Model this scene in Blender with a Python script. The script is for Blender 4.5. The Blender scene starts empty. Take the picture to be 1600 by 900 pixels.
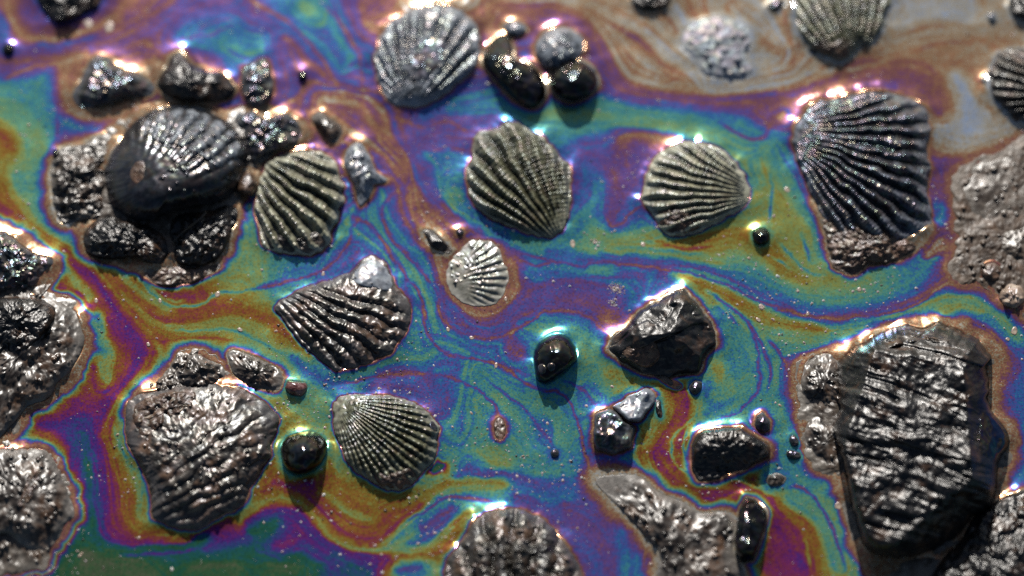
import bpy, math, random
import numpy as np

# ------------------------------------------------------------------ camera, world, sun, exposure
S = bpy.context.scene
COL = S.collection
ELEV = math.radians(54.0)          # the lens looks down on the slick at this angle
DIST = 0.50                        # half a metre away (macro shot)
FRAME_W = 0.16                     # width of mud the frame takes in, metres
PX = FRAME_W / 1600.0              # one photograph pixel on the ground, metres
TANH = (FRAME_W / 2) / DIST

cam_d = bpy.data.cameras.new("camera")
cam = bpy.data.objects.new("camera", cam_d)
COL.objects.link(cam)
cam.location = (0.0, -DIST * math.cos(ELEV), DIST * math.sin(ELEV))
cam.rotation_euler = (math.pi / 2 - ELEV, 0.0, 0.0)
cam_d.sensor_width = 36.0
cam_d.lens = 18.0 / TANH
cam_d.clip_start = 0.01
cam_d.clip_end = 200.0
cam_d.dof.use_dof = True
cam_d.dof.focus_distance = DIST - 0.010
cam_d.dof.aperture_fstop = 9.0
S.camera = cam

SUN_EL, SUN_AZ = math.radians(31.0), math.radians(-5.0)   # azimuth clockwise from +Y (behind the slick)
sun_d = bpy.data.lights.new("sun", 'SUN')
sun_d.energy = 5.0
sun_d.angle = math.radians(0.5)
sun_d.color = (1.0, 0.95, 0.88)
sun = bpy.data.objects.new("sun", sun_d)
COL.objects.link(sun)
sun.rotation_euler = (math.pi / 2 - SUN_EL, 0.0, math.pi - SUN_AZ)

W = bpy.data.worlds.new("World")
S.world = W
W.use_nodes = True
wn = W.node_tree
wn.nodes.clear()
sky = wn.nodes.new("ShaderNodeTexSky")
sky.sky_type = 'NISHITA'
sky.sun_disc = False
sky.sun_elevation = SUN_EL
sky.sun_rotation = SUN_AZ
bg = wn.nodes.new("ShaderNodeBackground")
bg.inputs["Strength"].default_value = 0.05
wo = wn.nodes.new("ShaderNodeOutputWorld")
wn.links.new(sky.outputs[0], bg.inputs[0])
wn.links.new(bg.outputs[0], wo.inputs[0])

S.view_settings.view_transform = 'Standard'
S.view_settings.look = 'None'
S.view_settings.exposure = 0.2
S.view_settings.gamma = 1.0
S.cycles.max_bounces = 6
S.cycles.use_denoising = False
S.cycles.sample_clamp_indirect = 4.0

# ------------------------------------------------------------------ measuring: where a sight line meets a level
_ce, _se = math.cos(ELEV), math.sin(ELEV)
def at(x, y, h=0.0):
    """photograph pixel (x, y) and height h in ground pixels -> world points (numpy)"""
    x = np.asarray(x, float); y = np.asarray(y, float); z = np.asarray(h, float) * PX
    u = (x - 800.0) / 800.0 * TANH
    v = (450.0 - y) / 800.0 * TANH
    dy = _ce + v * _se; dz = -_se + v * _ce
    t = (z - DIST * _se) / dz
    return np.stack([u * t, -DIST * _ce + dy * t, z + 0 * t], -1)
def to_px(X, Y, Z=0.0):
    rx = X; ry = Y + DIST * _ce; rz = Z - DIST * _se
    dep = ry * _ce - rz * _se
    up = ry * _se + rz * _ce
    return 800.0 + rx / dep / TANH * 800.0, 450.0 - up / dep / TANH * 800.0

# ------------------------------------------------------------------ numpy noise
_rng = np.random.RandomState(7)
_LAT = _rng.rand(256, 256)
def vnoise(x, y, seed=0):
    x = np.asarray(x, float) + 37.17 * seed + 1000.0; y = np.asarray(y, float) + 91.73 * seed + 1000.0
    xi = np.floor(x).astype(int); yi = np.floor(y).astype(int)
    fx = x - xi; fy = y - yi
    fx = fx * fx * fx * (fx * (fx * 6 - 15) + 10); fy = fy * fy * fy * (fy * (fy * 6 - 15) + 10)
    a = _LAT[yi & 255, xi & 255]; b = _LAT[yi & 255, (xi + 1) & 255]
    c = _LAT[(yi + 1) & 255, xi & 255]; d = _LAT[(yi + 1) & 255, (xi + 1) & 255]
    return (a + (b - a) * fx) * (1 - fy) + (c + (d - c) * fx) * fy
def fbm(x, y, seed=0, octv=4, gain=0.5):
    s = 0.0; a = 1.0; n = 0.0; ca, sa = 0.8, 0.6
    for k in range(octv):
        s = s + a * (vnoise(x, y, seed + 11 * k) - 0.5) * 2; n += a
        x, y = (x * ca - y * sa) * 2.03, (x * sa + y * ca) * 2.03; a *= gain
    return s / n
def ridged(x, y, seed=0, octv=4):
    s = 0.0; a = 1.0; n = 0.0; ca, sa = 0.8, 0.6
    for k in range(octv):
        s = s + a * (1 - np.abs(vnoise(x, y, seed + 7 * k) - 0.5) * 4); n += a
        x, y = (x * ca - y * sa) * 2.1, (x * sa + y * ca) * 2.1; a *= 0.5
    return s / n

# ------------------------------------------------------------------ small node helpers
def new_mat(name):
    m = bpy.data.materials.new(name); m.use_nodes = True
    nt = m.node_tree; nt.nodes.clear()
    out = nt.nodes.new("ShaderNodeOutputMaterial")
    b = nt.nodes.new("ShaderNodeBsdfPrincipled")
    nt.links.new(b.outputs[0], out.inputs[0])
    return m, nt, b
def N(nt, kind, **kw):
    n = nt.nodes.new(kind)
    for k, v in kw.items():
        if k.startswith('_'): n.inputs[k[1:].replace('_', ' ')].default_value = v
        else: setattr(n, k, v)
    return n
def noise_tex(nt, scale, detail=4.0, rough=0.55, vec=None):
    n = N(nt, "ShaderNodeTexNoise"); n.inputs["Scale"].default_value = scale
    n.inputs["Detail"].default_value = detail; n.inputs["Roughness"].default_value = rough
    if vec: nt.links.new(vec, n.inputs["Vector"])
    return n
def ramp(nt, fac, stops, interp='LINEAR'):
    r = nt.nodes.new("ShaderNodeValToRGB"); r.color_ramp.interpolation = interp
    e = r.color_ramp.elements
    while len(e) < len(stops): e.new(0.5)
    for el, (p, c) in zip(e, stops):
        el.position = p; el.color = (*c, 1.0) if len(c) == 3 else c
    if fac is not None: nt.links.new(fac, r.inputs[0])
    return r
def math_n(nt, op, a, b=None, clamp=False):
    n = nt.nodes.new("ShaderNodeMath"); n.operation = op; n.use_clamp = clamp
    for i, v in enumerate((a, b)):
        if v is None: continue
        if isinstance(v, (int, float)): n.inputs[i].default_value = v
        else: nt.links.new(v, n.inputs[i])
    return n.outputs[0]
def mix_c(nt, fac, a, b):
    n = nt.nodes.new("ShaderNodeMix"); n.data_type = 'RGBA'
    if isinstance(fac, (int, float)): n.inputs[0].default_value = fac
    else: nt.links.new(fac, n.inputs[0])
    for i, v in ((6, a), (7, b)):
        if isinstance(v, tuple): n.inputs[i].default_value = (*v, 1.0)
        else: nt.links.new(v, n.inputs[i])
    return n.outputs[2]
def lin(c):
    return tuple(((v / 255) / 12.92 if v / 255 <= 0.04045 else ((v / 255 + 0.055) / 1.055) ** 2.4) for v in c)

# ------------------------------------------------------------------ mesh from numpy
def mesh_np(name, verts, quads=None, tris=None, attrs=None, smooth=True):
    me = bpy.data.meshes.new(name)
    nv = len(verts); nq = 0 if quads is None else len(quads); nt_ = 0 if tris is None else len(tris)
    me.vertices.add(nv); me.vertices.foreach_set("co", np.asarray(verts, np.float32).ravel())
    loops = []; starts = []
    if nq: loops.append(np.asarray(quads, np.int32).ravel()); starts.append(np.arange(nq) * 4)
    if nt_: loops.append(np.asarray(tris, np.int32).ravel()); starts.append(nq * 4 + np.arange(nt_) * 3)
    lo = np.concatenate(loops).astype(np.int32); st = np.concatenate(starts).astype(np.int32)
    me.loops.add(len(lo)); me.loops.foreach_set("vertex_index", lo)
    me.polygons.add(nq + nt_); me.polygons.foreach_set("loop_start", st)
    if smooth: me.polygons.foreach_set("use_smooth", np.ones(nq + nt_, bool))
    for k, v in (attrs or {}).items():
        a = me.attributes.new(k, 'FLOAT', 'POINT'); a.data.foreach_set("value", np.asarray(v, np.float32).ravel())
    me.update(calc_edges=True); me.validate()
    return me
def link(name, me, mat, parent=None):
    o = bpy.data.objects.new(name, me); COL.objects.link(o)
    if mat: me.materials.append(mat)
    if parent is not None: o.parent = parent
    return o
def tag(o, label=None, cat=None, group=None, kind=None):
    for k, v in (("label", label), ("category", cat), ("group", group), ("kind", kind)):
        if v: o[k] = v
    return o

# ------------------------------------------------------------------ the oil film: thickness traced as interference orders
# 0 grey, 1 tan, 2 maroon, 3 purple, 4 blue, 5 teal, 6 green, 7 olive, 8 gold, 9 rust, 10 magenta, 11 violet, 12 blue, 13 dark teal, 14 dark green
STROKES = [
 # (order, half width, points...)   far right: thin grey film
 (0.2,3,(1140,5),(1200,50),(1230,110)), (0.0,3,(1110,135),(1190,110),(1230,85)), (0.1,3,(1400,40),(1450,17),(1520,33)),
 (0.35,2,(960,-20),(1060,20),(1060,50)), (1.0,3,(880,8),(960,40),(1010,70),(1040,105),(1090,128)), (0.6,2,(800,2),(880,-10)), (0.3,2,(640,3),(720,3)),
 (0.9,2,(930,35),(960,75),(985,110),(1040,135)), (0.45,1,(945,30),(985,85),(1010,118)),
 (2.0,3,(850,20),(905,40),(935,75),(945,110),(975,142),(1030,152),(1100,160),(1170,155),(1215,150)), (1.3,2,(980,128),(1050,145),(1130,147),(1220,138),(1300,120)),
 (0.3,1,(1230,115),(1290,112),(1350,105),(1400,90)), (0.9,1,(1150,140),(1250,125),(1330,112)),
 (3.0,1,(940,120),(965,148),(1020,160),(1100,168),(1180,172)), (3.2,2,(933,110),(940,140)),
 (4.0,2,(945,148),(1000,165),(1100,178),(1150,190)), (5.0,1,(950,158),(1000,172),(1100,186)),
 (4.3,2,(1150,190),(1165,198)), (3.0,2,(1180,190),(1186,192)), (1.0,2,(1214,190),(1222,178)), (3.4,1,(1200,205),(1232,200),(1228,172),(1205,178)),
 (1.8,1,(1125,192),(1160,213),(1187,217),(1200,203),(1207,182)),
 (1.6,3,(1220,160),(1250,152),(1262,146)),
 (6.0,5,(830,183),(900,178),(960,187),(1040,198),(1110,212),(1160,245),(1190,285)), (5.4,3,(850,195),(900,205)), (6.3,4,(1000,190),(1090,205)),
 (5.2,3,(790,168),(840,180)), (4.8,3,(700,172),(770,160)), (4.0,3,(660,178),(700,160),(740,148),(770,135)),
 (3.0,2,(690,186),(740,186),(780,184)), (3.0,2,(760,77),(752,60)), (2.2,2,(745,70),(752,110)),
 (2.2,2,(590,7),(560,20)), (1.0,2,(755,27),(765,45)), (1.0,2,(570,37),(590,30),(610,18)), (1.8,2,(820,20),(800,12)), (0.8,1,(845,35),(830,30)),
 (6.6,5,(1190,260),(1200,300)), (6.2,3,(1187,240),(1205,225)), (5.2,2,(1215,230),(1228,260)), (4.0,1,(1228,215),(1238,255),(1255,300),(1272,340),(1285,390)),
 (5.3,2,(1240,300),(1270,355),(1288,400)), (7.2,4,(1210,310),(1235,350),(1240,390)), (7.9,4,(1160,365),(1200,395),(1220,420)), (7.0,3,(1165,345),(1180,330)), (7.7,3,(1040,385),(1090,378),(1133,368)),
 (7.0,2,(970,376),(1010,382)), (6.5,2,(930,360),(950,368)), (6.2,2,(905,382),(930,395)), (7.0,2,(950,390),(1060,398),(1130,410)), (7.7,4,(1217,425),(1260,440)), (7.3,3,(1290,440),(1317,440)),
 (6.6,2,(1340,444),(1360,440)), (6.9,2,(1250,345),(1262,370)), (5.6,2,(1283,375),(1292,400)),
 (5.0,2,(1395,422),(1410,412)), (4.5,2,(1433,392),(1448,365)),
 (5.0,2,(1150,418),(1183,432),(1233,458),(1283,473),(1337,474),(1383,460),(1433,437),(1460,405)),
 # the long blue and purple ribbon across the middle
 (4.0,2,(855,390),(900,398),(960,398),(1010,403),(1067,410),(1133,428),(1183,450),(1233,476),(1285,486),(1340,484),(1390,472),(1440,448)),
 (3.1,1,(900,405),(1000,408),(1080,416),(1133,432),(1183,457),(1240,484)),
 (2.2,1,(800,395),(850,404),(900,414),(933,410),(983,413),(1050,420),(1100,433),(1150,452),(1200,474),(1250,490),(1290,495)),
 (2.6,3,(1290,494),(1333,492),(1383,483),(1433,463),(1467,440),(1484,410)), (1.3,1,(1210,484),(1290,499),(1340,498),(1390,489),(1440,470),(1480,440),(1500,400)),
 (4.0,1,(1220,492),(1260,500),(1300,505)), (5.6,2,(1300,511),(1350,502),(1433,480),(1483,463)), (6.0,2,(1517,463),(1505,470)), (6.4,2,(1450,484),(1500,474)),
 (7.0,2,(1060,430),(1110,445),(1150,467),(1217,505),(1260,514)), (7.6,2,(1130,470),(1190,500),(1240,512),(1290,520)), (6.0,2,(1200,525),(1250,530),(1300,522)),
 (5.3,2,(1215,540),(1250,545)), (4.4,2,(1230,560),(1260,558),(1290,543)), (5.0,2,(1310,525),(1340,513)), (4.6,1,(1350,512),(1380,502)),
 (4.6,2,(1540,490),(1561,510)), (5.2,2,(1560,490),(1589,530)), (6.2,2,(1520,478),(1540,485)), (3.0,2,(1500,497),(1540,520),(1567,545),(1575,590)), (2.6,2,(1565,600),(1550,610)), (4.0,3,(1592,600),(1590,640)), (3.0,2,(1575,640),(1585,660)), (5.0,3,(1594,672),(1594,700)), (4.0,2,(1583,735),(1590,720)), (3.0,1,(1568,745),(1572,770),(1600,785)),
 # right side curls
 (2.0,4,(1330,126),(1383,114),(1420,112),(1448,125),(1465,145),(1472,180)), (1.6,2,(1270,134),(1320,128)), (1.2,1,(1440,108),(1468,130),(1480,160),(1480,185)),
 (0.4,1,(1455,100),(1482,122),(1495,150),(1492,190)), (-0.5,5,(1490,120),(1508,150),(1514,180),(1508,200)), (0.3,1,(1478,200),(1490,215),(1520,215),(1560,200)), (1.0,3,(1535,145),(1525,120),(1500,85)),
 (1.9,1,(1430,78),(1470,68),(1520,65)), (0.7,2,(1380,80),(1430,60),(1500,50),(1580,60)), (1.2,2,(1490,95),(1450,90),(1400,88)),
 (0.0,3,(1463,200),(1470,215),(1490,228),(1520,228),(1555,215),(1600,198)), (0.6,1,(1458,225),(1475,235)),
 (1.2,3,(1490,243),(1520,240),(1567,222),(1610,210)), (2.0,3,(1463,262),(1480,252),(1500,246)), (1.4,2,(1483,283),(1490,300)), (-0.1,8,(1530,275),(1580,260),(1590,320),(1530,310)),
 (3.6,3,(1477,320),(1470,345)), (2.4,3,(1485,345),(1488,365)), (0.9,3,(1510,340),(1510,370)), (0.4,3,(1465,375),(1450,400)), (0.9,3,(1503,393),(1500,420)), (0.8,5,(1535,400),(1560,420)), (0.5,5,(1590,390),(1560,370)), (0.9,2,(1517,433),(1510,445)), (1.3,3,(1600,470),(1560,450),(1535,432)),
 (2.6,1,(1522,444),(1555,470),(1600,505)),
 (3.4,1,(1207,402),(1220,412),(1234,421)), (3.4,1,(1249,366),(1258,388),(1268,409)), (4.6,1,(1218,376),(1240,402),(1262,421),(1292,430)), (9.2,1,(1010,372),(1060,388),(1110,384)), (5.0,1,(960,386),(1040,392),(1100,396)), (3.6,1,(1200,270),(1206,300),(1200,350)),
 # between the ribbed shells in the middle
 (3.1,3,(897,270),(900,300)), (4.0,2,(915,262),(920,280)), (2.4,2,(955,270),(965,300)), (2.8,3,(985,255),(990,285)), (3.0,3,(933,240),(905,228)), (1.8,1,(960,262),(965,290),(972,310)), (1.2,1,(978,250),(985,262)),
 (5.0,4,(938,288),(934,310),(922,335),(900,362)), (5.0,5,(850,382),(885,380)), (6.3,2,(912,375),(916,385)), (3.3,1,(922,290),(918,310),(902,330),(892,342)), (3.3,1,(950,292),(947,315),(938,338)),
 (2.5,3,(965,300),(960,325),(955,340)), (1.0,1,(947,335),(955,349),(972,347),(990,332),(1004,326)), (4.4,1,(950,357),(975,352),(995,338),(1012,346),(1030,364)),
 (1.0,2,(967,214),(1007,210),(1050,220)), (1.6,1,(1010,222),(1035,225)), (4.0,1,(880,215),(910,230),(950,223),(973,208),(1000,202)), (3.0,2,(985,228),(1010,232)),
 # upper left
 (1.0,1,(385,-5),(433,20),(477,57),(500,87),(520,120),(535,145),(580,187),(613,213),(640,253),(650,293),(652,320)),
 (1.6,1,(500,0),(533,37),(557,73),(563,100),(570,140),(587,163),(617,183),(660,197),(707,193),(728,205)),
 (1.0,4,(507,155),(545,180),(590,220),(625,262)), (0.7,3,(515,158),(560,165)), (2.2,3,(600,222),(625,240)), (3.6,3,(587,253),(600,280)), (2.4,2,(480,190),(490,240)), (2.4,3,(440,165),(465,165)),
 (4.3,3,(510,30),(535,85),(540,110)), (5.4,3,(470,8),(490,20)), (3.2,2,(550,115),(556,140)), (2.6,4,(445,65),(460,120),(475,150)), (1.9,1,(455,80),(480,130),(500,165)), (2.8,3,(500,110),(515,140)),
 (3.0,3,(560,20),(575,60)), (4.2,2,(575,80),(580,110)), (1.4,1,(440,150),(470,165),(485,190)),
 (4.2,5,(367,33),(300,62)), (4.3,5,(383,75),(410,60)), (4.8,3,(350,75),(400,85)), (4.0,3,(425,100),(432,140)), (3.0,3,(250,75),(300,88),(340,95)),
 (2.8,3,(150,82),(200,60),(233,40),(290,10),(360,0)), (3.2,2,(420,40),(350,12)), (2.2,1,(150,72),(200,50),(260,22)), (2.2,1,(180,76),(240,70),(317,57),(367,37)), (4.0,2,(60,70),(110,68),(150,57)), (4.0,2,(170,62),(220,35),(265,5)),
 (1.0,2,(13,0),(20,33),(50,57),(93,63),(133,50),(173,27),(210,0)), (2.9,4,(42,20),(65,35)), (3.2,3,(140,30),(170,5)), (4.0,2,(3,30),(10,60)),
 (2.0,3,(0,93),(67,85),(133,74)), (3.2,2,(30,110),(0,108)), (1.1,1,(0,123),(43,108),(83,101),(133,93)), (3.3,2,(5,75),(60,78)),
 (1.2,3,(100,128),(110,165),(133,183),(183,178),(217,168)), (1.4,1,(217,167),(300,159),(350,171)), (1.4,2,(105,100),(125,98),(140,88)), (1.2,2,(230,118),(245,105)),
 (4.3,3,(107,188),(143,201),(187,193),(233,174)), (3.3,1,(250,166),(300,162)), (3.0,2,(97,215),(133,225),(165,207)), (2.8,1,(87,112),(91,167),(88,225)),
 (4.5,2,(70,118),(78,135)), (5.2,3,(10,140),(60,160)), (4.6,2,(75,160),(82,190)), (6.0,3,(60,205),(75,240)), (5.6,3,(20,180),(40,200)), (5.4,3,(60,270),(70,300)),
 (8.8,3,(0,205),(12,215),(18,232)), (7.0,2,(25,205),(32,235),(25,255)), (6.0,1,(40,210),(42,250)), (5.2,3,(28,272),(35,300)), (8.3,2,(8,285),(15,310),(28,325)), (6.0,2,(45,310),(60,340)), (5.6,2,(75,340),(90,360)), (4.8,2,(80,310),(82,340)),
 # left stream: rust and magenta bands
 (10.3,4,(0,338),(33,360),(67,383),(100,397),(133,423),(160,457),(187,497),(213,530),(235,552)), (8.3,2,(30,335),(70,365),(100,380),(140,400),(170,440),(200,480),(230,515),(262,545)),
 (6.6,2,(75,360),(120,385),(150,405)), (9.8,2,(190,410),(210,435),(235,454),(260,464),(300,463)), (7.2,2,(160,415),(195,436),(225,463),(262,482)),
 (4.4,1,(217,440),(250,470),(283,478),(317,473),(340,460),(400,450),(450,433),(500,417)), (6.2,1,(215,432),(250,464),(290,470)), (9.0,2,(170,420),(200,452),(233,482),(262,498),(290,498),(333,484),(360,483)), (8.6,2,(360,483),(390,490),(433,510),(467,537),(485,557)),
 (7.2,2,(190,458),(225,492),(262,511),(320,508),(370,500),(420,520)), (4.8,1,(265,519),(300,520),(350,513),(383,520),(417,537),(450,560)), (9.0,1,(190,470),(213,499),(240,528),(273,534),(333,528),(370,530)), (7.6,2,(245,541),(300,543),(350,540)), (6.8,2,(380,535),(430,560),(460,580)),
 (8.4,1,(417,484),(440,502),(462,526),(483,547),(511,572)), (6.8,4,(350,437),(400,425)), (7.3,3,(380,350),(373,385),(350,415)), (6.4,2,(395,340),(398,370)), (6.0,3,(410,420),(440,410)), (5.2,3,(433,412),(470,405)), (5.0,2,(430,455),(470,440)),
 (11.2,3,(72,425),(82,445)), (7.0,2,(110,425),(122,445),(140,470)), (13.0,2,(125,460),(140,490)), (5.6,3,(150,495),(162,515)), (5.2,3,(150,548),(170,550)), (6.6,3,(152,572),(172,600)), (11.0,2,(110,560),(125,540),(130,500)), (12.4,2,(135,545),(138,580)),
 (10.5,3,(165,502),(190,525),(212,553),(206,581),(181,606),(165,635),(150,668)), (9.2,2,(228,540),(237,562),(216,594),(194,625),(172,660),(160,690)),
 (7.1,4,(262,567),(250,585)), (6.5,2,(200,625),(215,605)), (5.8,1,(235,600),(212,625)), (6.4,2,(265,600),(240,612)),
 (7.7,2,(195,622),(185,667),(190,710),(207,740),(218,773),(212,807),(236,828),(290,836)), (6.0,1,(180,670),(190,700),(205,730),(220,755),(222,800)),
 (8.9,1,(172,700),(180,740),(198,775),(200,810),(218,838),(300,845)), (10.4,3,(160,690),(165,740),(170,790),(172,830),(200,847),(240,849),(295,846)), (10.6,1,(173,600),(150,650),(143,700),(155,750),(163,790)), (12.2,2,(130,680),(122,710)), (13.0,2,(140,720),(138,760)), (12.6,2,(120,765),(112,770)), (13.2,2,(133,793),(145,815)),
 (10.0,3,(100,637),(60,648)), (10.8,3,(60,665),(95,668)), (11.2,2,(100,680),(110,672)), (9.4,3,(45,650),(20,670)), (8.0,1,(0,690),(33,684),(77,690),(95,708),(105,740)), (5.6,2,(10,697),(50,697),(82,706)), (11.0,1,(108,720),(112,760)), (9.0,2,(0,682),(12,676)), (12.0,2,(5,672),(15,665)),
 (14.2,4,(120,815),(110,845),(125,870)), (13.6,3,(140,830),(138,850)), (15.3,2,(133,862),(140,880)), (14.6,3,(170,890),(240,890)), (14.0,4,(15,885),(60,880)), (14.4,3,(20,860),(70,870)), (14.4,2,(165,865),(215,860)), (10.6,1,(190,864),(260,862),(310,858)), (14.8,2,(300,885),(370,880)),(13.2,2,(250,872),(350,866),(390,858)), (13.8,2,(180,857),(260,853),(320,845)),
 (11.3,2,(320,858),(360,845),(390,838)), (12.4,1,(300,845),(340,838)), (14.9,2,(420,885),(470,890)), (13.8,3,(395,830),(430,820)), (10.7,2,(430,853),(460,850)), (11.4,2,(490,868),(540,880)), (13.0,2,(520,870),(580,895)), (13.4,2,(460,870),(500,885)), (10.5,1,(400,860),(440,873)),
 # below the dark muddy shell
 (7.0,2,(375,815),(400,794),(425,783),(450,782),(473,793),(497,817),(517,840),(550,857),(600,857),(650,835)), (9.7,4,(440,755),(470,765),(490,785),(512,805),(535,830),(567,844),(593,838),(625,812),(660,785)),
 (11.2,3,(385,815),(410,806),(437,797),(465,806),(490,832),(517,853),(567,868),(605,871)), (10.2,3,(470,752),(490,765)), (9.2,3,(415,770),(440,740),(455,750)), (8.8,2,(505,690),(513,720),(520,735)), (8.2,2,(512,700),(520,745),(550,778),(587,795),(617,788),(640,770)), (7.6,3,(500,770),(540,800),(580,815)), (6.3,2,(519,715),(527,735)), (6.2,3,(500,660),(512,640)),
 (7.6,3,(633,790),(683,768),(720,752),(767,750),(790,755)), (6.7,2,(660,757),(690,745)), (14.0,2,(678,738),(690,725)), (5.4,2,(690,700),(690,720)),
 (5.4,2,(610,850),(640,818),(690,788),(720,781),(770,793)), (3.0,3,(662,828),(685,806),(707,796)), (3.8,1,(652,840),(690,815),(715,795)), (4.6,2,(640,850),(670,842)), (8.3,2,(620,866),(665,864),(690,850),(710,828),(730,808)), (9.6,1,(610,885),(612,872)), (4.3,3,(620,890),(660,885)), (5.0,2,(700,780),(755,777)), (2.0,1,(640,812),(690,782),(730,779),(775,786)),
 (3.2,3,(805,775),(840,787),(870,820),(895,850)), (4.4,2,(800,765),(850,780)), (2.6,1,(850,800),(885,840)), (3.6,2,(877,750),(865,765)), (2.9,4,(880,790),(927,827),(950,860),(955,900)), (4.4,3,(970,830),(980,860),(975,895)), (3.6,3,(910,860),(925,895)), (3.0,1,(985,812),(1003,835),(1008,860)), (3.6,2,(905,790),(945,800)),
 # the fine brown line running down the middle
 (1.4,1,(636,436),(653,456),(664,489),(669,525),(683,544),(719,558),(761,564),(789,573),(820,597),(864,613),(889,630),(903,660),(910,693),(923,743),(960,790),(993,817),(1012,847),(1003,893)),
 (1.9,1,(547,335),(567,347),(587,363),(607,393),(636,436)), (2.0,1,(400,450),(450,440),(500,423),(533,397),(547,377),(553,353),(567,345)), (4.0,2,(500,438),(530,420),(560,385)), (4.6,3,(450,425),(490,410)), (4.2,3,(560,375),(590,395),(610,425)),
 (1.3,2,(650,300),(655,340)), (3.0,3,(665,260),(670,300)), (2.1,4,(690,325),(730,355),(750,370)), (1.8,3,(660,350),(655,380)), (3.0,2,(780,378),(810,395)), (4.3,3,(683,270),(690,300)), (5.5,3,(700,300),(712,330)), (4.6,2,(720,330),(740,350)), (4.4,3,(760,362),(790,372)), (5.2,3,(800,383),(850,390)), (2.6,1,(690,240),(720,230)), (4.0,3,(695,225),(715,250)), (3.4,2,(650,215),(680,220)), (4.2,2,(660,240),(680,255)), (2.6,1,(700,345),(760,385),(800,400)),
 (1.7,1,(590,225),(613,250),(630,273),(623,293),(602,317),(600,343),(613,377),(647,410),(677,450),(690,490),(713,517),(750,530),(783,527),(827,503),(850,487),(883,485),(914,492),(939,510),(953,529)),
 (5.0,2,(580,347),(607,375),(640,412),(665,457),(678,497),(677,520)), (4.8,2,(587,310),(575,325)), (4.2,1,(635,298),(640,280)), (3.0,1,(640,250),(645,290)), (3.0,2,(640,360),(650,385)), (4.0,2,(650,385),(680,430)), (2.6,2,(632,345),(625,320)), (2.4,1,(675,420),(690,465),(705,500),(740,515)),
 (2.7,4,(725,506),(767,514),(810,492),(845,463)), (3.4,2,(700,470),(715,497)), (4.0,2,(690,450),(687,463)), (2.4,1,(740,500),(790,490),(830,460)),
 (1.0,3,(691,385),(684,402),(690,437),(712,472)), (1.0,2,(730,482),(760,484),(790,470),(803,440),(798,412)), (1.1,1,(800,402),(833,415),(867,408)), (1.0,1,(800,430),(806,455)), (0.9,2,(665,352),(690,375)),
 (4.0,3,(820,430),(850,432)), (4.5,2,(880,422),(910,420)), (5.3,2,(925,422),(950,424)), (5.0,1,(975,417),(1010,422)), (3.0,6,(800,483),(850,455),(900,443),(950,455),(975,470)), (4.0,2,(960,435),(1010,440)), (2.3,2,(870,470),(920,475),(950,488)), (3.0,1,(900,432),(960,432),(1000,432)), (1.4,2,(940,500),(962,500)), (4.2,2,(1060,440),(1030,443)),
 (5.2,3,(811,507),(845,502),(875,502)), (5.4,3,(900,510),(922,525)), (6.6,3,(905,545),(920,562)), (6.8,3,(945,585),(965,590)), (7.2,2,(985,597),(1005,596)), (5.2,3,(880,585),(905,600)), (3.2,3,(795,546),(820,556)), (4.4,3,(780,540),(750,545)), (4.8,2,(735,540),(705,525)), (3.0,1,(880,597),(911,613),(932,635)), (4.4,2,(925,608),(945,620)), (4.0,1,(945,625),(967,617),(995,603)), (2.8,1,(800,575),(835,590)), (5.2,2,(925,570),(935,590)),
 (4.4,2,(1122,480),(1130,495)), (5.2,4,(1140,500),(1158,545)), (2.5,1,(1105,452),(1140,482),(1166,504),(1186,557),(1186,605),(1162,638),(1120,655)), (2.4,1,(1169,504),(1192,545),(1203,575),(1198,610)), (3.0,1,(1130,480),(1155,510)), (5.0,2,(1130,560),(1140,590)), (7.5,4,(1122,575),(1122,592)), (6.2,2,(1112,618),(1128,608)), (5.5,2,(1163,591),(1160,620)), (5.0,2,(1130,633),(1100,650)), (7.2,2,(1090,455),(1130,478),(1178,494)), (5.2,3,(1205,560),(1215,600)), (5.2,3,(1220,630),(1225,660)), (4.4,2,(1105,620),(1112,600)),
 (9.4,3,(1040,592),(1062,607),(1073,622),(1060,650),(1035,680),(1018,703)), (10.0,3,(1020,707),(1033,733),(1062,757),(1100,768),(1135,766),(1170,768)), (5.3,1,(1085,650),(1062,672),(1050,695),(1055,722),(1078,742),(1100,752)), (6.5,1,(1075,745),(1110,757),(1150,752),(1180,762),(1210,775)), (3.4,1,(1075,665),(1068,690),(1075,720)), (4.6,1,(1110,655),(1080,665)),
 (7.8,1,(1003,690),(1007,720),(1033,753),(1060,778),(1093,795),(1120,788),(1155,776)), (5.6,1,(1000,745),(1030,768),(1065,788),(1092,801)), (7.0,2,(1010,667),(1015,685)), (8.4,2,(990,692),(998,680)), (6.8,3,(1030,640),(1022,655)), (3.2,3,(930,723),(965,722)), (6.0,2,(985,720),(950,712)), (3.4,1,(970,730),(995,738)), (1.2,2,(935,742),(970,745)),
 (10.2,9,(1212,810),(1228,845),(1232,890)), (10.3,4,(1180,768),(1200,785)), (9.6,3,(1200,850),(1198,895)), (7.8,1,(1203,810),(1193,850),(1183,900)), (8.6,2,(1222,792),(1258,818),(1272,847),(1284,893)), (6.4,1,(1212,778),(1262,808),(1282,840)), (5.6,2,(1230,780),(1280,815),(1300,855),(1310,890)), (11.0,2,(1248,870),(1262,890)), (6.8,1,(1258,840),(1268,893)),
 (2.0,1,(1228,764),(1250,762),(1272,780),(1294,811),(1308,844),(1322,894)), (6.0,2,(1290,755),(1305,780)), (7.1,3,(1317,805),(1326,840)), (7.4,2,(1330,850),(1340,890)), (4.8,2,(1220,727),(1245,745)), (4.6,2,(1265,740),(1290,745)), (5.0,4,(1225,690),(1245,710)),
 (1.9,1,(1195,525),(1222,561),(1233,594),(1243,640),(1257,677),(1263,702)), (0.4,2,(1250,560),(1245,590),(1255,635)), (4.8,1,(1210,580),(1225,610)),
 # lower middle pool
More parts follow.
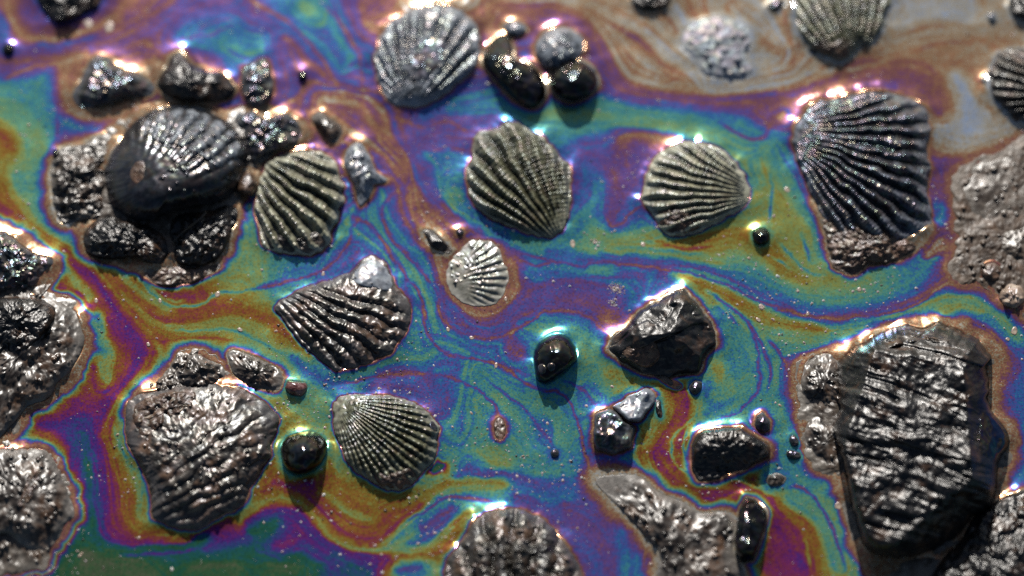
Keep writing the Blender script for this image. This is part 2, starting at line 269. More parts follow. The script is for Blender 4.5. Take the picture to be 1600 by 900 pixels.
 (1.6,1,(528,597),(567,594),(608,586),(650,582),(692,586),(733,600),(761,619),(777,642),(773,667)), (4.0,2,(455,558),(480,578),(505,592),(533,603)), (6.5,3,(490,612),(475,630)), (5.2,3,(567,583),(600,572)), (4.8,2,(608,567),(640,550)), (4.0,3,(650,510),(648,535)), (4.3,2,(636,567),(670,560)), (3.3,2,(678,569),(720,575)), (2.8,2,(590,580),(650,573)), (3.0,3,(580,607),(622,605),(660,612)), (3.3,3,(678,608),(700,615)), (5.2,3,(740,628),(755,640)), (5.0,2,(760,595),(790,610)), (5.0,2,(730,580),(760,585)),
 (3.0,2,(667,625),(690,645)), (4.3,4,(712,650),(720,680)), (5.3,4,(735,690),(750,672)), (6.2,3,(750,708),(770,700)), (5.3,4,(800,690),(817,712)), (4.5,3,(845,690),(855,670)), (5.0,4,(800,640),(790,615)), (3.0,1,(767,600),(817,637),(850,677),(870,703)), (3.5,3,(717,747),(767,738),(817,748),(867,762)), (6.8,2,(770,722),(800,724)), (3.2,2,(725,733),(740,730)), (5.2,3,(835,738),(870,735)), (4.6,3,(817,770),(790,768)), (5.2,4,(880,660),(885,700)), (5.0,3,(895,740),(880,720)), (5.1,3,(850,620),(870,640)), (4.4,2,(860,785),(890,778)), (3.2,2,(700,620),(685,605)),
]
RS = 1.6; RX0, RX1, RY0, RY1 = -180, 1780, -160, 1060
RW, RH = int((RX1 - RX0) / RS) + 1, int((RY1 - RY0) / RS) + 1

def smooth_path(pts, step=1.5, closed=False):
    P = np.asarray(pts, float)
    n = len(P)
    if n < 3 and not closed:
        k = max(2, int(np.hypot(*(P[1] - P[0])) / step))
        return P[0] + (P[1] - P[0]) * np.linspace(0, 1, k)[:, None]
    Q = np.vstack([P[-1], P, P[0], P[1]]) if closed else np.vstack([2 * P[0] - P[1], P, 2 * P[-1] - P[-2]])
    out = []
    for i in range(len(Q) - 3):
        p0, p1, p2, p3 = Q[i:i + 4]
        k = max(2, int(np.hypot(*(p2 - p1)) / step))
        t = np.linspace(0, 1, k, endpoint=False)[:, None]
        out.append(0.5 * (2 * p1 + (p2 - p0) * t + (2 * p0 - 5 * p1 + 4 * p2 - p3) * t ** 2 + (3 * p1 - p0 - 3 * p2 + p3) * t ** 3))
    if not closed: out.append(P[-1:])
    return np.vstack(out)

def solve_field():
    num = np.zeros((RH, RW)); den = np.zeros((RH, RW))
    for order, hw, *pts in STROKES:
        if hw <= 1: continue
        path = smooth_path(pts)
        q = []
        r = hw
        r = max(hw, 1.3)
        for ox in np.arange(-r, r + 0.1, 1.3):
            for oy in np.arange(-r, r + 0.1, 1.3):
                if ox * ox + oy * oy <= r * r + 0.6: q.append(path + (ox, oy))
        q = np.vstack(q)
        i = np.round((q[:, 1] - RY0) / RS).astype(int); j = np.round((q[:, 0] - RX0) / RS).astype(int)
        ok = (i >= 0) & (i < RH) & (j >= 0) & (j < RW)
        cell = np.unique(i[ok] * RW + j[ok])
        num.ravel()[cell] += order; den.ravel()[cell] += 1
    lv = [(num, den)]
    while min(lv[-1][0].shape) > 12:
        a, d = lv[-1]
        h, w = a.shape; h2, w2 = (h + 1) // 2, (w + 1) // 2
        pa = np.zeros((h2 * 2, w2 * 2)); pd = np.zeros_like(pa); pa[:h, :w] = a; pd[:h, :w] = d
        lv.append((pa.reshape(h2, 2, w2, 2).sum((1, 3)), pd.reshape(h2, 2, w2, 2).sum((1, 3))))
    f = None
    for a, d in reversed(lv):
        h, w = a.shape
        mean = a.sum() / max(d.sum(), 1)
        f = np.full((h, w), mean) if f is None else np.repeat(np.repeat(f, 2, 0), 2, 1)[:h, :w]
        m = d > 0; v = np.where(m, a / np.maximum(d, 1e-9), 0)
        for _ in range(70 if h < 400 else 45):
            f[m] = v[m]
            p = np.pad(f, 1, mode='edge')
            f = (p[:-2, 1:-1] + p[2:, 1:-1] + p[1:-1, :-2] + p[1:-1, 2:]) * 0.25
        f[m] = 0.85 * v[m] + 0.15 * f[m]
    return f

def bil(F, x, y):
    fx = np.clip((np.asarray(x) - RX0) / RS, 0, RW - 1.001); fy = np.clip((np.asarray(y) - RY0) / RS, 0, RH - 1.001)
    j = fx.astype(int); i = fy.astype(int); a = fx - j; b = fy - i
    return (F[i, j] * (1 - a) + F[i, j + 1] * a) * (1 - b) + (F[i + 1, j] * (1 - a) + F[i + 1, j + 1] * a) * b
def blur(F, n=1):
    for _ in range(n):
        p = np.pad(F, 1, mode='edge'); F = (p[:-2, 1:-1] + 2 * p[1:-1, 1:-1] + p[2:, 1:-1]) / 4
        p = np.pad(F, 1, mode='edge'); F = (p[1:-1, :-2] + 2 * p[1:-1, 1:-1] + p[1:-1, 2:]) / 4
    return F

def draw_lines(F):
    """thin filaments of other thickness drawn into the field"""
    for k, (order, hw, *pts) in enumerate(STROKES):
        if hw > 1: continue
        P = smooth_path(pts, 1.2)
        lo, hi = P.min(0) - 14, P.max(0) + 14
        j0, i0 = np.maximum(0, ((lo - (RX0, RY0)) / RS).astype(int)); j1, i1 = ((hi - (RX0, RY0)) / RS).astype(int) + 2
        X, Y = np.meshgrid(RX0 + np.arange(j0, min(j1, RW)) * RS, RY0 + np.arange(i0, min(i1, RH)) * RS)
        best = np.full(X.shape, 1e9); al = np.zeros(X.shape)
        n = len(P)
        for q in range(0, n, 1):
            x, y = P[q]
            a0, a1 = max(0, int((y - 13 - Y[0, 0]) / RS)), int((y + 13 - Y[0, 0]) / RS) + 1
            b0, b1 = max(0, int((x - 13 - X[0, 0]) / RS)), int((x + 13 - X[0, 0]) / RS) + 1
            d = (X[a0:a1, b0:b1] - x) ** 2 + (Y[a0:a1, b0:b1] - y) ** 2
            m = d < best[a0:a1, b0:b1]
            best[a0:a1, b0:b1] = np.where(m, d, best[a0:a1, b0:b1]); al[a0:a1, b0:b1] = np.where(m, q / n, al[a0:a1, b0:b1])
        w = 2.3 * (1 + 0.45 * fbm(X / 40.0, Y / 40.0, 70 + k, 2))
        end = np.clip(np.minimum(al, 1 - al) * n * 1.2 / 18.0, 0.15, 1)
        e = np.exp(-best / (w * w)) * np.clip(end + 0.1, 0, 1) ** 0.7
        F[i0:i0 + X.shape[0], j0:j0 + X.shape[1]] += (order - F[i0:i0 + X.shape[0], j0:j0 + X.shape[1]]) * e
    return F
ORDER = blur(solve_field(), 2)
# streaks drawn out along the flow (a line integral convolution of noise along the bands)
_gy, _gx = np.gradient(blur(ORDER, 8))
_dx, _dy = -_gy, _gx
_c2, _s2 = blur(_dx * _dx - _dy * _dy, 30), blur(2 * _dx * _dy, 30)
_th = 0.5 * np.arctan2(_s2, _c2)
_YY, _XX = np.mgrid[0:RH, 0:RW]; _XX = RX0 + _XX * RS; _YY = RY0 + _YY * RS
def lic(src, L, step=2.0):
    acc = src(_XX, _YY)
    for sg in (1, -1):
        x, y = _XX.astype(float), _YY.astype(float); px, py = np.cos(_th) * sg, np.sin(_th) * sg
        for k in range(L):
            th = bil(_th, x, y); ux, uy = np.cos(th), np.sin(th)
            fl = np.sign(ux * px + uy * py); fl[fl == 0] = 1
            px, py = ux * fl, uy * fl
            x = x + px * step; y = y + py * step
            acc = acc + src(x, y)
    return acc / (2 * L + 1)
_st1 = lic(lambda x, y: vnoise(x / 3.0, y / 3.0, 3) - 0.5, 34, 3.2)
_st2 = lic(lambda x, y: vnoise(x / 8.0, y / 8.0, 5) - 0.5, 26, 6.5)
STREAK = _st1 / _st1.std() * 0.6 + _st2 / _st2.std() * 0.55
_amp = 0.16 + 0.40 * np.clip(fbm(_XX / 160.0, _YY / 160.0, 9, 2) + 0.4, 0, 1)
_wx = _XX + 5.0 * fbm(_XX / 38.0, _YY / 38.0, 41, 3) + 2.0 * fbm(_XX / 11.0, _YY / 11.0, 43, 2)
_wy = _YY + 5.0 * fbm(_XX / 38.0, _YY / 38.0, 45, 3) + 2.0 * fbm(_XX / 11.0, _YY / 11.0, 47, 2)
ORDER = draw_lines(ORDER)
ORDER = bil(ORDER, _wx, _wy) + STREAK * _amp * 1.6 + 0.16 * fbm(_XX / 9.0, _YY / 9.0, 21, 3)

# ------------------------------------------------------------------ materials
def film_material():
    m, nt, b = new_mat("oil_film")
    at_n = N(nt, "ShaderNodeAttribute", attribute_name="order")
    tc = N(nt, "ShaderNodeTexCoord")
    n1 = noise_tex(nt, 1500, 3, 0.65, tc.outputs["Object"])
    n2 = noise_tex(nt, 4200, 2, 0.6, tc.outputs["Object"])
    a = math_n(nt, 'MULTIPLY', math_n(nt, 'SUBTRACT', n1.outputs[0], 0.5), 2.4)
    c = math_n(nt, 'MULTIPLY', math_n(nt, 'SUBTRACT', n2.outputs[0], 0.5), 3.2)
    n6 = noise_tex(nt, 520, 8, 0.72, tc.outputs["Object"])
    blot = N(nt, "ShaderNodeMapRange"); nt.links.new(n6.outputs[0], blot.inputs[0]); blot.inputs[1].default_value = 0.56; blot.inputs[2].default_value = 0.68; blot.inputs[4].default_value = -0.8
    c = math_n(nt, 'ADD', c, blot.outputs[0])
    t = math_n(nt, 'ADD', math_n(nt, 'ADD', at_n.outputs["Fac"], a), c)
    f = math_n(nt, 'DIVIDE', math_n(nt, 'ADD', t, 1.0), 17.0, True)
    pal = {-1: (132, 145, 165), 0: (150, 147, 136), 0.6: (138, 122, 98), 1: (132, 98, 72), 2: (108, 70, 76), 3: (88, 68, 124), 4: (54, 88, 144), 4.5: (58, 106, 138), 5: (66, 124, 124), 6: (96, 136, 104),
           7: (124, 132, 76), 8: (124, 100, 46), 9: (120, 66, 48), 10: (110, 46, 82), 11: (74, 44, 112), 12: (48, 68, 112), 13: (34, 80, 80), 14: (40, 80, 52), 15: (70, 84, 60), 16: (92, 88, 80)}
    gain = 1.34
    r = ramp(nt, f, [((k + 1) / 17.0, tuple(min(0.85, max(0.004, sum(lin(v)) / 3 + 1.10 * (x - sum(lin(v)) / 3)) * gain) for x in lin(v))) for k, v in pal.items()])
    n5 = noise_tex(nt, 2300, 4, 0.7, tc.outputs["Object"])
    dirt = ramp(nt, n5.outputs[0], [(0.33, (0.55, 0.55, 0.58)), (0.5, (0.97, 0.97, 0.97)), (0.68, (1.0, 1.0, 1.0)), (0.8, (1.35, 1.3, 1.28))])
    mx = N(nt, "ShaderNodeMix", data_type='RGBA', blend_type='MULTIPLY'); mx.inputs[0].default_value = 1.0
    nt.links.new(r.outputs[0], mx.inputs[6]); nt.links.new(dirt.outputs[0], mx.inputs[7])
    nt.links.new(mx.outputs[2], b.inputs["Base Color"])
    tint = ramp(nt, f, [((k + 1) / 17.0, tuple(min(1.0, 0.25 + 0.75 * x / max(lin(v))) for x in lin(v))) for k, v in pal.items()])
    nt.links.new(tint.outputs[0], b.inputs["Specular Tint"])
    b.inputs["Metallic"].default_value = 0.5
    n3 = noise_tex(nt, 260, 3, 0.5, tc.outputs["Object"])
    rg = N(nt, "ShaderNodeMapRange"); nt.links.new(n3.outputs[0], rg.inputs[0]); rg.inputs[1].default_value = 0.3; rg.inputs[2].default_value = 0.7; rg.inputs[3].default_value = 0.14; rg.inputs[4].default_value = 0.2
    nt.links.new(rg.outputs[0], b.inputs["Roughness"])
    b.inputs["IOR"].default_value = 1.34
    bp = N(nt, "ShaderNodeBump"); bp.inputs["Strength"].default_value = 0.2; bp.inputs["Distance"].default_value = 0.00005
    nt.links.new(n1.outputs[0], bp.inputs["Height"]); nt.links.new(bp.outputs[0], b.inputs["Normal"])
    return m

def coat(name, dark, mid, pale, brown, rough=(0.15, 0.4), edge_pale=0.6, brown_amt=0.3, pale_amt=0.3, bump=0.5, groove=0.6, fine=2600, spec=0.42, coat_w=0.2, sheen_nm=440.0):
    """an oil-wet surface: dark oil in the grooves, grey film at the rim, brown sand where it clings"""
    m, nt, b = new_mat(name)
    tc = N(nt, "ShaderNodeTexCoord").outputs["Object"]
    rib = N(nt, "ShaderNodeAttribute", attribute_name="rib").outputs["Fac"]
    edge = N(nt, "ShaderNodeAttribute", attribute_name="edge").outputs["Fac"]
    n1 = noise_tex(nt, 800, 5, 0.62, tc); n2 = noise_tex(nt, 300, 4, 0.6, tc); n3 = noise_tex(nt, fine, 5, 0.68, tc)
    f1 = N(nt, "ShaderNodeMapRange"); nt.links.new(n1.outputs[0], f1.inputs[0]); f1.inputs[1].default_value = 0.36; f1.inputs[2].default_value = 0.64
    c = mix_c(nt, f1.outputs[0], dark, mid)
    f2 = N(nt, "ShaderNodeMapRange"); nt.links.new(n2.outputs[0], f2.inputs[0]); f2.inputs[1].default_value = 0.52; f2.inputs[2].default_value = 0.68; f2.inputs[4].default_value = brown_amt
    c = mix_c(nt, f2.outputs[0], c, brown)
    n4 = noise_tex(nt, 420, 5, 0.6, tc)
    f3 = N(nt, "ShaderNodeMapRange"); nt.links.new(n4.outputs[0], f3.inputs[0]); f3.inputs[1].default_value = 0.5; f3.inputs[2].default_value = 0.7; f3.inputs[4].default_value = pale_amt
    c = mix_c(nt, f3.outputs[0], c, pale)
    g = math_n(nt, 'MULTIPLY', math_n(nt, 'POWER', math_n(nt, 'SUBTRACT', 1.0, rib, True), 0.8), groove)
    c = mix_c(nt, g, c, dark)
    e = N(nt, "ShaderNodeMapRange"); nt.links.new(math_n(nt, 'ADD', edge, math_n(nt, 'MULTIPLY', math_n(nt, 'SUBTRACT', n1.outputs[0], 0.5), 0.25)), e.inputs[0])
    e.inputs[1].default_value = 0.76; e.inputs[2].default_value = 0.98; e.inputs[4].default_value = edge_pale
    c = mix_c(nt, e.outputs[0], c, pale)
    nt.links.new(c, b.inputs["Base Color"])
    rr = N(nt, "ShaderNodeMapRange"); nt.links.new(n1.outputs[0], rr.inputs[0]); rr.inputs[1].default_value = 0.3; rr.inputs[2].default_value = 0.7; rr.inputs[3].default_value = rough[0]; rr.inputs[4].default_value = rough[1]
    nt.links.new(rr.outputs[0], b.inputs["Roughness"])
    b.inputs["Specular IOR Level"].default_value = spec
    b.inputs["Coat Weight"].default_value = coat_w; b.inputs["Coat Roughness"].default_value = 0.2; b.inputs["Coat IOR"].default_value = 1.5
    tf = N(nt, "ShaderNodeMapRange"); nt.links.new(n2.outputs[0], tf.inputs[0]); tf.inputs[1].default_value = 0.3; tf.inputs[2].default_value = 0.7; tf.inputs[3].default_value = sheen_nm * 0.4; tf.inputs[4].default_value = sheen_nm * 1.3
    nt.links.new(tf.outputs[0], b.inputs["Thin Film Thickness"]); b.inputs["Thin Film IOR"].default_value = 1.42
    bp = N(nt, "ShaderNodeBump"); bp.inputs["Strength"].default_value = bump * 0.35; bp.inputs["Distance"].default_value = 0.00012
    nt.links.new(n3.outputs[0], bp.inputs["Height"]); nt.links.new(bp.outputs[0], b.inputs["Normal"])
    return m
GREY = (0.24, 0.24, 0.225); BLUEG = (0.20, 0.225, 0.26); BROWN = (0.15, 0.088, 0.048)
M = {
 'film': film_material(),
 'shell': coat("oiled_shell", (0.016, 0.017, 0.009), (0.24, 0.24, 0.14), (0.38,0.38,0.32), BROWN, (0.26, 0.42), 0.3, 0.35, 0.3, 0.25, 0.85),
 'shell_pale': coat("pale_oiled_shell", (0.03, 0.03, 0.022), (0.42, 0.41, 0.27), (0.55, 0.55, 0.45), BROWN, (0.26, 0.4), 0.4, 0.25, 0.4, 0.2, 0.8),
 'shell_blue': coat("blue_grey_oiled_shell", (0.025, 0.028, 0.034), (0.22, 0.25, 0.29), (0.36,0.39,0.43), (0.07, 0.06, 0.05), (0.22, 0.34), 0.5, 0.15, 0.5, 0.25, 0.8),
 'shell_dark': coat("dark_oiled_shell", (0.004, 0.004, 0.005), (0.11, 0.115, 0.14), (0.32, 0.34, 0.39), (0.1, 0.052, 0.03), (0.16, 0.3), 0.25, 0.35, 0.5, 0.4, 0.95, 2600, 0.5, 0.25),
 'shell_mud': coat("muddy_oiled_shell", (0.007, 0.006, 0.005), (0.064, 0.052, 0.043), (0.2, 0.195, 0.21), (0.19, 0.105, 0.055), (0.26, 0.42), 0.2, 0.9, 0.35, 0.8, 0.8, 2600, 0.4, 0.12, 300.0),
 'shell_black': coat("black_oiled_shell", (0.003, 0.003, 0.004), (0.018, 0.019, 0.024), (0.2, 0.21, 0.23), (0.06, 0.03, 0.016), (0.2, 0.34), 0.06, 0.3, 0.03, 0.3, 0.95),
 'tar': coat("glossy_tar", (0.002, 0.002, 0.002), (0.004, 0.004, 0.004), (0.02, 0.02, 0.022), (0.012, 0.007, 0.004), (0.10, 0.2), 0.0, 0.3, 0.1, 0.08, 0.0, 1200, 0.3, 0.0),
 'rock': coat("tarry_rock", (0.003, 0.0028, 0.0026), (0.015, 0.0135, 0.013), (0.055, 0.057, 0.065), (0.09, 0.046, 0.024), (0.24, 0.4), 0.05, 0.75, 0.12, 1.4, 0.3, 2600, 0.4, 0.05, 0.0),
 'rock_grey': coat("grey_wet_rock", (0.006, 0.006, 0.007), (0.045, 0.046, 0.05), (0.17, 0.175, 0.185), (0.1, 0.06, 0.04), (0.15, 0.3), 0.4, 0.4, 0.3, 0.7, 0.3, 2600, 0.5, 0.15),
 'mound': coat("film_coated_mound", (0.009, 0.007, 0.005), (0.052, 0.039, 0.031), (0.2, 0.185, 0.165), (0.13, 0.07, 0.038), (0.26, 0.42), 0.6, 0.8, 0.45, 0.6, 0.3, 2600, 0.38, 0.08, 0.0),
 'mound_blue': coat("blue_film_coated_mound", (0.1, 0.11, 0.13), (0.28, 0.31, 0.35), (0.29, 0.31, 0.34), (0.2, 0.18, 0.16), (0.24, 0.36), 1.0, 0.15, 0.5, 0.4, 0.3),
 'mud': coat("brown_mud", (0.03, 0.018, 0.011), (0.12, 0.07, 0.045), (0.2, 0.15, 0.12), (0.15, 0.078, 0.042), (0.3, 0.5), 0.1, 0.7, 0.15, 2.2, 0.3, 2000, 0.4, 0.1),
 'silt': coat("film_coated_silt", (0.03, 0.021, 0.015), (0.105, 0.083, 0.064), (0.18, 0.165, 0.14), (0.13, 0.075, 0.042), (0.26, 0.42), 0.6, 0.6, 0.45, 1.0, 0.3, 2000, 0.36, 0.06, 0.0),
 'silt_brown': coat("brown_silt", (0.03, 0.018, 0.011), (0.085, 0.052, 0.031), (0.14, 0.115, 0.088), (0.14, 0.072, 0.036), (0.4, 0.56), 0.4, 0.7, 0.35, 1.0, 0.3, 2000, 0.3, 0.04, 0.0),
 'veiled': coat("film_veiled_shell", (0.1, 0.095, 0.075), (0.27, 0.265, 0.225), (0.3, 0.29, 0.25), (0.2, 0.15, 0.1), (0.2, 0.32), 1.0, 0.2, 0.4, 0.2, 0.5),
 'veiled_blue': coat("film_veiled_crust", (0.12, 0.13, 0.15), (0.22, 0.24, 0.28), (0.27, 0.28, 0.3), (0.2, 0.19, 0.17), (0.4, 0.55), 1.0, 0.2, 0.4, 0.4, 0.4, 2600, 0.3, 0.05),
 'rust': coat("rust_red_chip", (0.05, 0.012, 0.01), (0.2, 0.09, 0.08), (0.35, 0.25, 0.24), (0.16, 0.03, 0.02), (0.15, 0.3), 0.0, 0.5, 0.5, 0.5, 0.2),
 'sand': coat("pale_sand_grain", (0.18, 0.13, 0.1), (0.4, 0.3, 0.22), (0.5, 0.45, 0.4), (0.35, 0.2, 0.12), (0.2, 0.45), 0.0, 0.4, 0.4, 0.3, 0.0),
 'twig': coat("brown_twig", (0.03, 0.02, 0.012), (0.09, 0.055, 0.03), (0.15, 0.12, 0.09), (0.1, 0.05, 0.02), (0.2, 0.4), 0.0, 0.4, 0.2, 0.5, 0.0),
}

# ------------------------------------------------------------------ a raised body in the film: outline on the waterline + height over it
HS = 0.56      # overall relief
FOOT = []      # footprints on the film: (world outline, meniscus rise in metres, fringe width px, film order at the rim)
_seed = [100]
class Body:
    def __init__(s, outline, H, c=None, prof=(2.2, 0.8), hb=None, tilt=(0, 0), ribs=None, noise=(), beads=None, facets=None,
                 corner=False, jag=1.2, over=None, dent=None, sink=0.0, edge_p=18, res=1.9, wave=None, cracks=None):
        _seed[0] += 17; s.seed = _seed[0]
        P = np.asarray(outline, float)
        if corner:
            Q = []
            for i in range(len(P)):
                a, b = P[i], P[(i + 1) % len(P)]; k = max(2, int(np.hypot(*(b - a)) / 1.5))
                Q.append(a + (b - a) * np.linspace(0, 1, k, endpoint=False)[:, None])
            path = np.vstack(Q)
            for _ in range(3): path = (np.roll(path, 1, 0) + 2 * path + np.roll(path, -1, 0)) / 4
        else:
            path = smooth_path(P, 1.5, True)
        s.c = np.asarray(c if c is not None else path.mean(0), float)
        d = path - s.c; L = np.hypot(d[:, 0], d[:, 1])
        path = path + d / L[:, None] * (jag * 1.6 * fbm(path[:, 0] / 9.0, path[:, 1] / 9.0, s.seed, 3))[:, None]
        seg = np.hypot(*(np.roll(path, -1, 0) - path).T); cum = np.concatenate([[0], np.cumsum(seg)])
        n = max(14, int(cum[-1] / res)); t = np.linspace(0, cum[-1], n, endpoint=False)
        pp = np.vstack([path, path[:1]])
        s.path = np.stack([np.interp(t, cum, pp[:, 0]), np.interp(t, cum, pp[:, 1])], -1)
        d = s.path - s.c; ang = np.arctan2(d[:, 1], d[:, 0]); r = np.hypot(d[:, 0], d[:, 1])
        o = np.argsort(ang); s.ang, s.rad = ang[o], r[o]
        g_ = np.linspace(-np.pi, np.pi, 181)[:-1]; rs_ = np.interp(g_, s.ang, s.rad, period=2 * np.pi)
        ker = np.exp(-0.5 * (np.arange(-40, 41) / 14.0) ** 2); ker /= ker.sum()
        s.gs_, s.rsm = g_, np.convolve(np.concatenate([rs_[-40:], rs_, rs_[:40]]), ker, 'valid')
        s.R = float(r.mean()); s.H = H = H * HS; s.prof = prof; s.tilt = tilt; s.ribs = ribs; s.noise = noise; s.facets = facets; s.over = over; s.dent = dent; s.edge_p = edge_p; s.res = res; s.wave = wave; s.cracks = cracks
        s.hb = hb if hb is not None else (min(5.0, 0.14 * H + 1.0) if over is None else 0.0)
        s.sink = sink
        s.beads = []
        if beads:
            n_b, r0, r1 = beads[:3]; box = beads[3] if len(beads) > 3 else None
            rg = random.Random(s.seed)
            for _ in range(n_b):
                for _t in range(20):
                    if box: x, y = rg.uniform(box[0], box[2]), rg.uniform(box[1], box[3])
                    else:
                        q = s.path[rg.randrange(len(s.path))]; k = math.sqrt(rg.random()) * 0.95
                        x, y = s.c + (q - s.c) * k
                    if s.s_of(np.array([x]), np.array([y]))[0] < 0.97: break
                s.beads.append((x, y, r0 + (r1 - r0) * rg.random() ** 2))
        if ribs:
            u = np.asarray(ribs['u'], float); d = s.path - u; m = d.mean(0); a0 = math.atan2(m[1], m[0])
            da = (np.arctan2(d[:, 1], d[:, 0]) - a0 + np.pi) % (2 * np.pi) - np.pi
            far = np.hypot(d[:, 0], d[:, 1]) > 0.35 * np.hypot(d[:, 0], d[:, 1]).max()
            s.rb = (u, a0, da[far].min(), da[far].max(), np.hypot(d[:, 0], d[:, 1]).max())
    def s_of(s, x, y):
        dx, dy = x - s.c[0], y - s.c[1]
        r = np.interp(np.arctan2(dy, dx), s.ang, s.rad, period=2 * np.pi)
        return np.clip(np.hypot(dx, dy) / r, 0, 1)
    def height(s, x, y, sv=None, plain=False):
        sv = s.s_of(x, y) if sv is None else sv
        dx, dy = x - s.c[0], y - s.c[1]
        dd = np.hypot(dx, dy); th_ = np.arctan2(dy, dx)
        r0_ = np.interp(th_, s.ang, s.rad, period=2 * np.pi); r1_ = np.interp(th_, s.gs_, s.rsm, period=2 * np.pi)
        sv = np.where(sv > 0.999, sv, np.clip(dd / (r1_ + (r0_ - r1_) * sv ** 3), 0, 1))    # round in the middle, the traced outline at the rim
        fade = 1 - sv ** 18
        if s.facets:
            wob = 8.0 * fbm(x / 26.0, y / 26.0, s.seed + 3, 3)
            h = None
            for (x0, y0, h0, gx, gy) in s.facets:
                p = h0 + gx * (x - x0) + gy * (y - y0) + wob
                if h is None: h = p
                else:
                    k = 2.0; e = np.clip(0.5 + 0.5 * (p - h) / k, 0, 1); h = p + (h - p) * e - k * e * (1 - e); h = np.where(np.isfinite(h), h, p)
            h = np.maximum(h * HS, 2.0) * (1 - sv ** s.edge_p)
        else:
            a, b = s.prof
            h = s.H * np.maximum(0, 1 - sv ** a) ** b
        h = h + (s.tilt[0] * dx + s.tilt[1] * dy) * (1 - sv ** 3)
        rib = np.ones_like(h)
        if s.ribs and not plain:
            u, a0, lo, hi, far = s.rb; k = s.ribs
            ex, ey = x - u[0], y - u[1]; dist = np.hypot(ex, ey)
            da = (np.arctan2(ey, ex) - a0 + np.pi) % (2 * np.pi) - np.pi
            ph = (da - lo) / (hi - lo) * k['n'] + k.get('wob', 0.10) * fbm(x / 30.0, y / 30.0, s.seed + 1, 2) * 2
            w = np.abs(((ph + 0.5) % 1.0) - 0.5) * 2           # 0 on the crest, 1 in the groove
            rib = np.clip(1 - w ** k.get('sharp', 1.6), 0, 1)
            near = np.clip(dist / (0.55 * far), 0, 1) ** 0.8
            mask = fade * near
            if 'mask' in k: mask = mask * k['mask'](x, y)
            rough = 1 + 0.35 * fbm(x / 7.0, y / 7.0, s.seed + 2, 3)
            irr = 0.7 + 0.6 * _LAT[(np.floor(ph + 0.5).astype(int) * 7 + s.seed) & 255, 3]
            h = h + k['amp'] * irr * (rib - 0.5) * mask * rough
            if k.get('grow'):
                h = h + k['grow'] * np.sin(dist / k.get('gs', 9.0) * 6.28 + 2 * fbm(x / 25.0, y / 25.0, s.seed + 4, 2)) * mask
            if k.get('knob'):
                h = h + k['knob'] * np.clip(rib - 0.55, 0, 1) * (np.clip(np.sin(dist / k.get('ks', 8.0) * 6.28 + 3 * np.floor(ph + .5)), 0, 1)) * mask
            rib = 1 - (1 - rib) * np.clip(mask * 1.3, 0, 1)
        if s.cracks and not plain:
            for (wx, wy, depth, wid, length) in s.cracks:
                v = fbm((x * wx + y * wy) / wid, (x * wy - y * wx) / length, s.seed + 12, 3)
                h = h - depth * np.exp(-(v / 0.05) ** 2) * fade + depth * 0.8 * np.tanh(v * 7) * fade
        if s.wave and not plain:
            for (wx, wy, amp, wid, length) in s.wave:      # strata: noise drawn out along one direction
                h = h + amp * ridged((x * wx + y * wy + 8 * fbm(x / 50.0, y / 50.0, s.seed + 8, 3)) / wid, (x * wy - y * wx) / length, s.seed + 6, 3) * fade * (0.5 + 1.2 * vnoise(x / 40.0, y / 40.0, s.seed + 9))
        for (sc, amp, kind) in (s.noise if not plain else [q for q in s.noise if q[0] > 12]):
            f = ridged if kind == 'r' else fbm
            v = f(x / sc, y / sc, s.seed + int(sc * 3), 3)
            if kind == 'b': v = np.abs(v) * 2
            h = h + amp * v * fade
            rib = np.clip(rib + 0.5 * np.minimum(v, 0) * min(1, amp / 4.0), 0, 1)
        for (bx, by, r) in (s.beads if not plain else ()):
            q = (x - bx) ** 2 + (y - by) ** 2
            m = q < r * r
            if m.any(): h[m] += 0.95 * np.sqrt(r * r - q[m]) * (1 - sv[m] ** 12)
        if s.dent:
            dp, depth, flat = s.dent
            q = dp.s_of(x, y); k = np.clip((1 - q) / 0.25, 0, 1); k = k * k * (3 - 2 * k)
            h = h * (1 - k * flat) + (s.H * 0.95 - depth) * k * flat
        h = h + s.hb - s.sink
        if s.over is not None:
            h = h + s.over.height(x, y, None, True)[0] - 3.0 * np.clip((sv - 0.9) / 0.1, 0, 1)
            if not s.facets: pass
        return h, rib
    def mesh(s, name):
        n = len(s.path); M_ = max(7, int(s.R / s.res))
        k = 1 - (1 - np.linspace(0, 1, M_ + 1)[1:]) ** 1.25
        X = np.concatenate([[s.c[0]], (s.c[0] + (s.path[None, :, 0] - s.c[0]) * k[:, None]).ravel()])
        Y = np.concatenate([[s.c[1]], (s.c[1] + (s.path[None, :, 1] - s.c[1]) * k[:, None]).ravel()])
        sv = np.concatenate([[0.0], np.repeat(k, n)])
        h, rib = s.height(X, Y, sv)
        V = at(X, Y, h)
        last = V[-n:].copy(); last[:, 2] = (-6 * PX if s.over is None else last[:, 2] - 3 * PX)
        V = np.vstack([V, last]); rib = np.concatenate([rib, rib[-n:]]); sv = np.concatenate([sv, np.ones(n)])
        j = np.arange(n); j2 = (j + 1) % n
        tris = np.stack([np.zeros(n, int), 1 + j2, 1 + j], -1)
        a = np.arange(M_)[:, None] * n + 1
        quads = np.stack([a + j, a + j2, a + n + j2, a + n + j], -1).reshape(-1, 4)
        base = at(s.c[0], s.c[1], 0.0)
        s.base = base
        return mesh_np(name, V - base, quads, tris, {'rib': rib, 'edge': sv})
    def foot(s, fringe=5.0, order=0.2, rise=None):
        w = at(s.path[:, 0], s.path[:, 1], s.hb)
        FOOT.append((w[:, :2], (1.0 * s.hb if rise is None else rise) * PX, fringe, order))

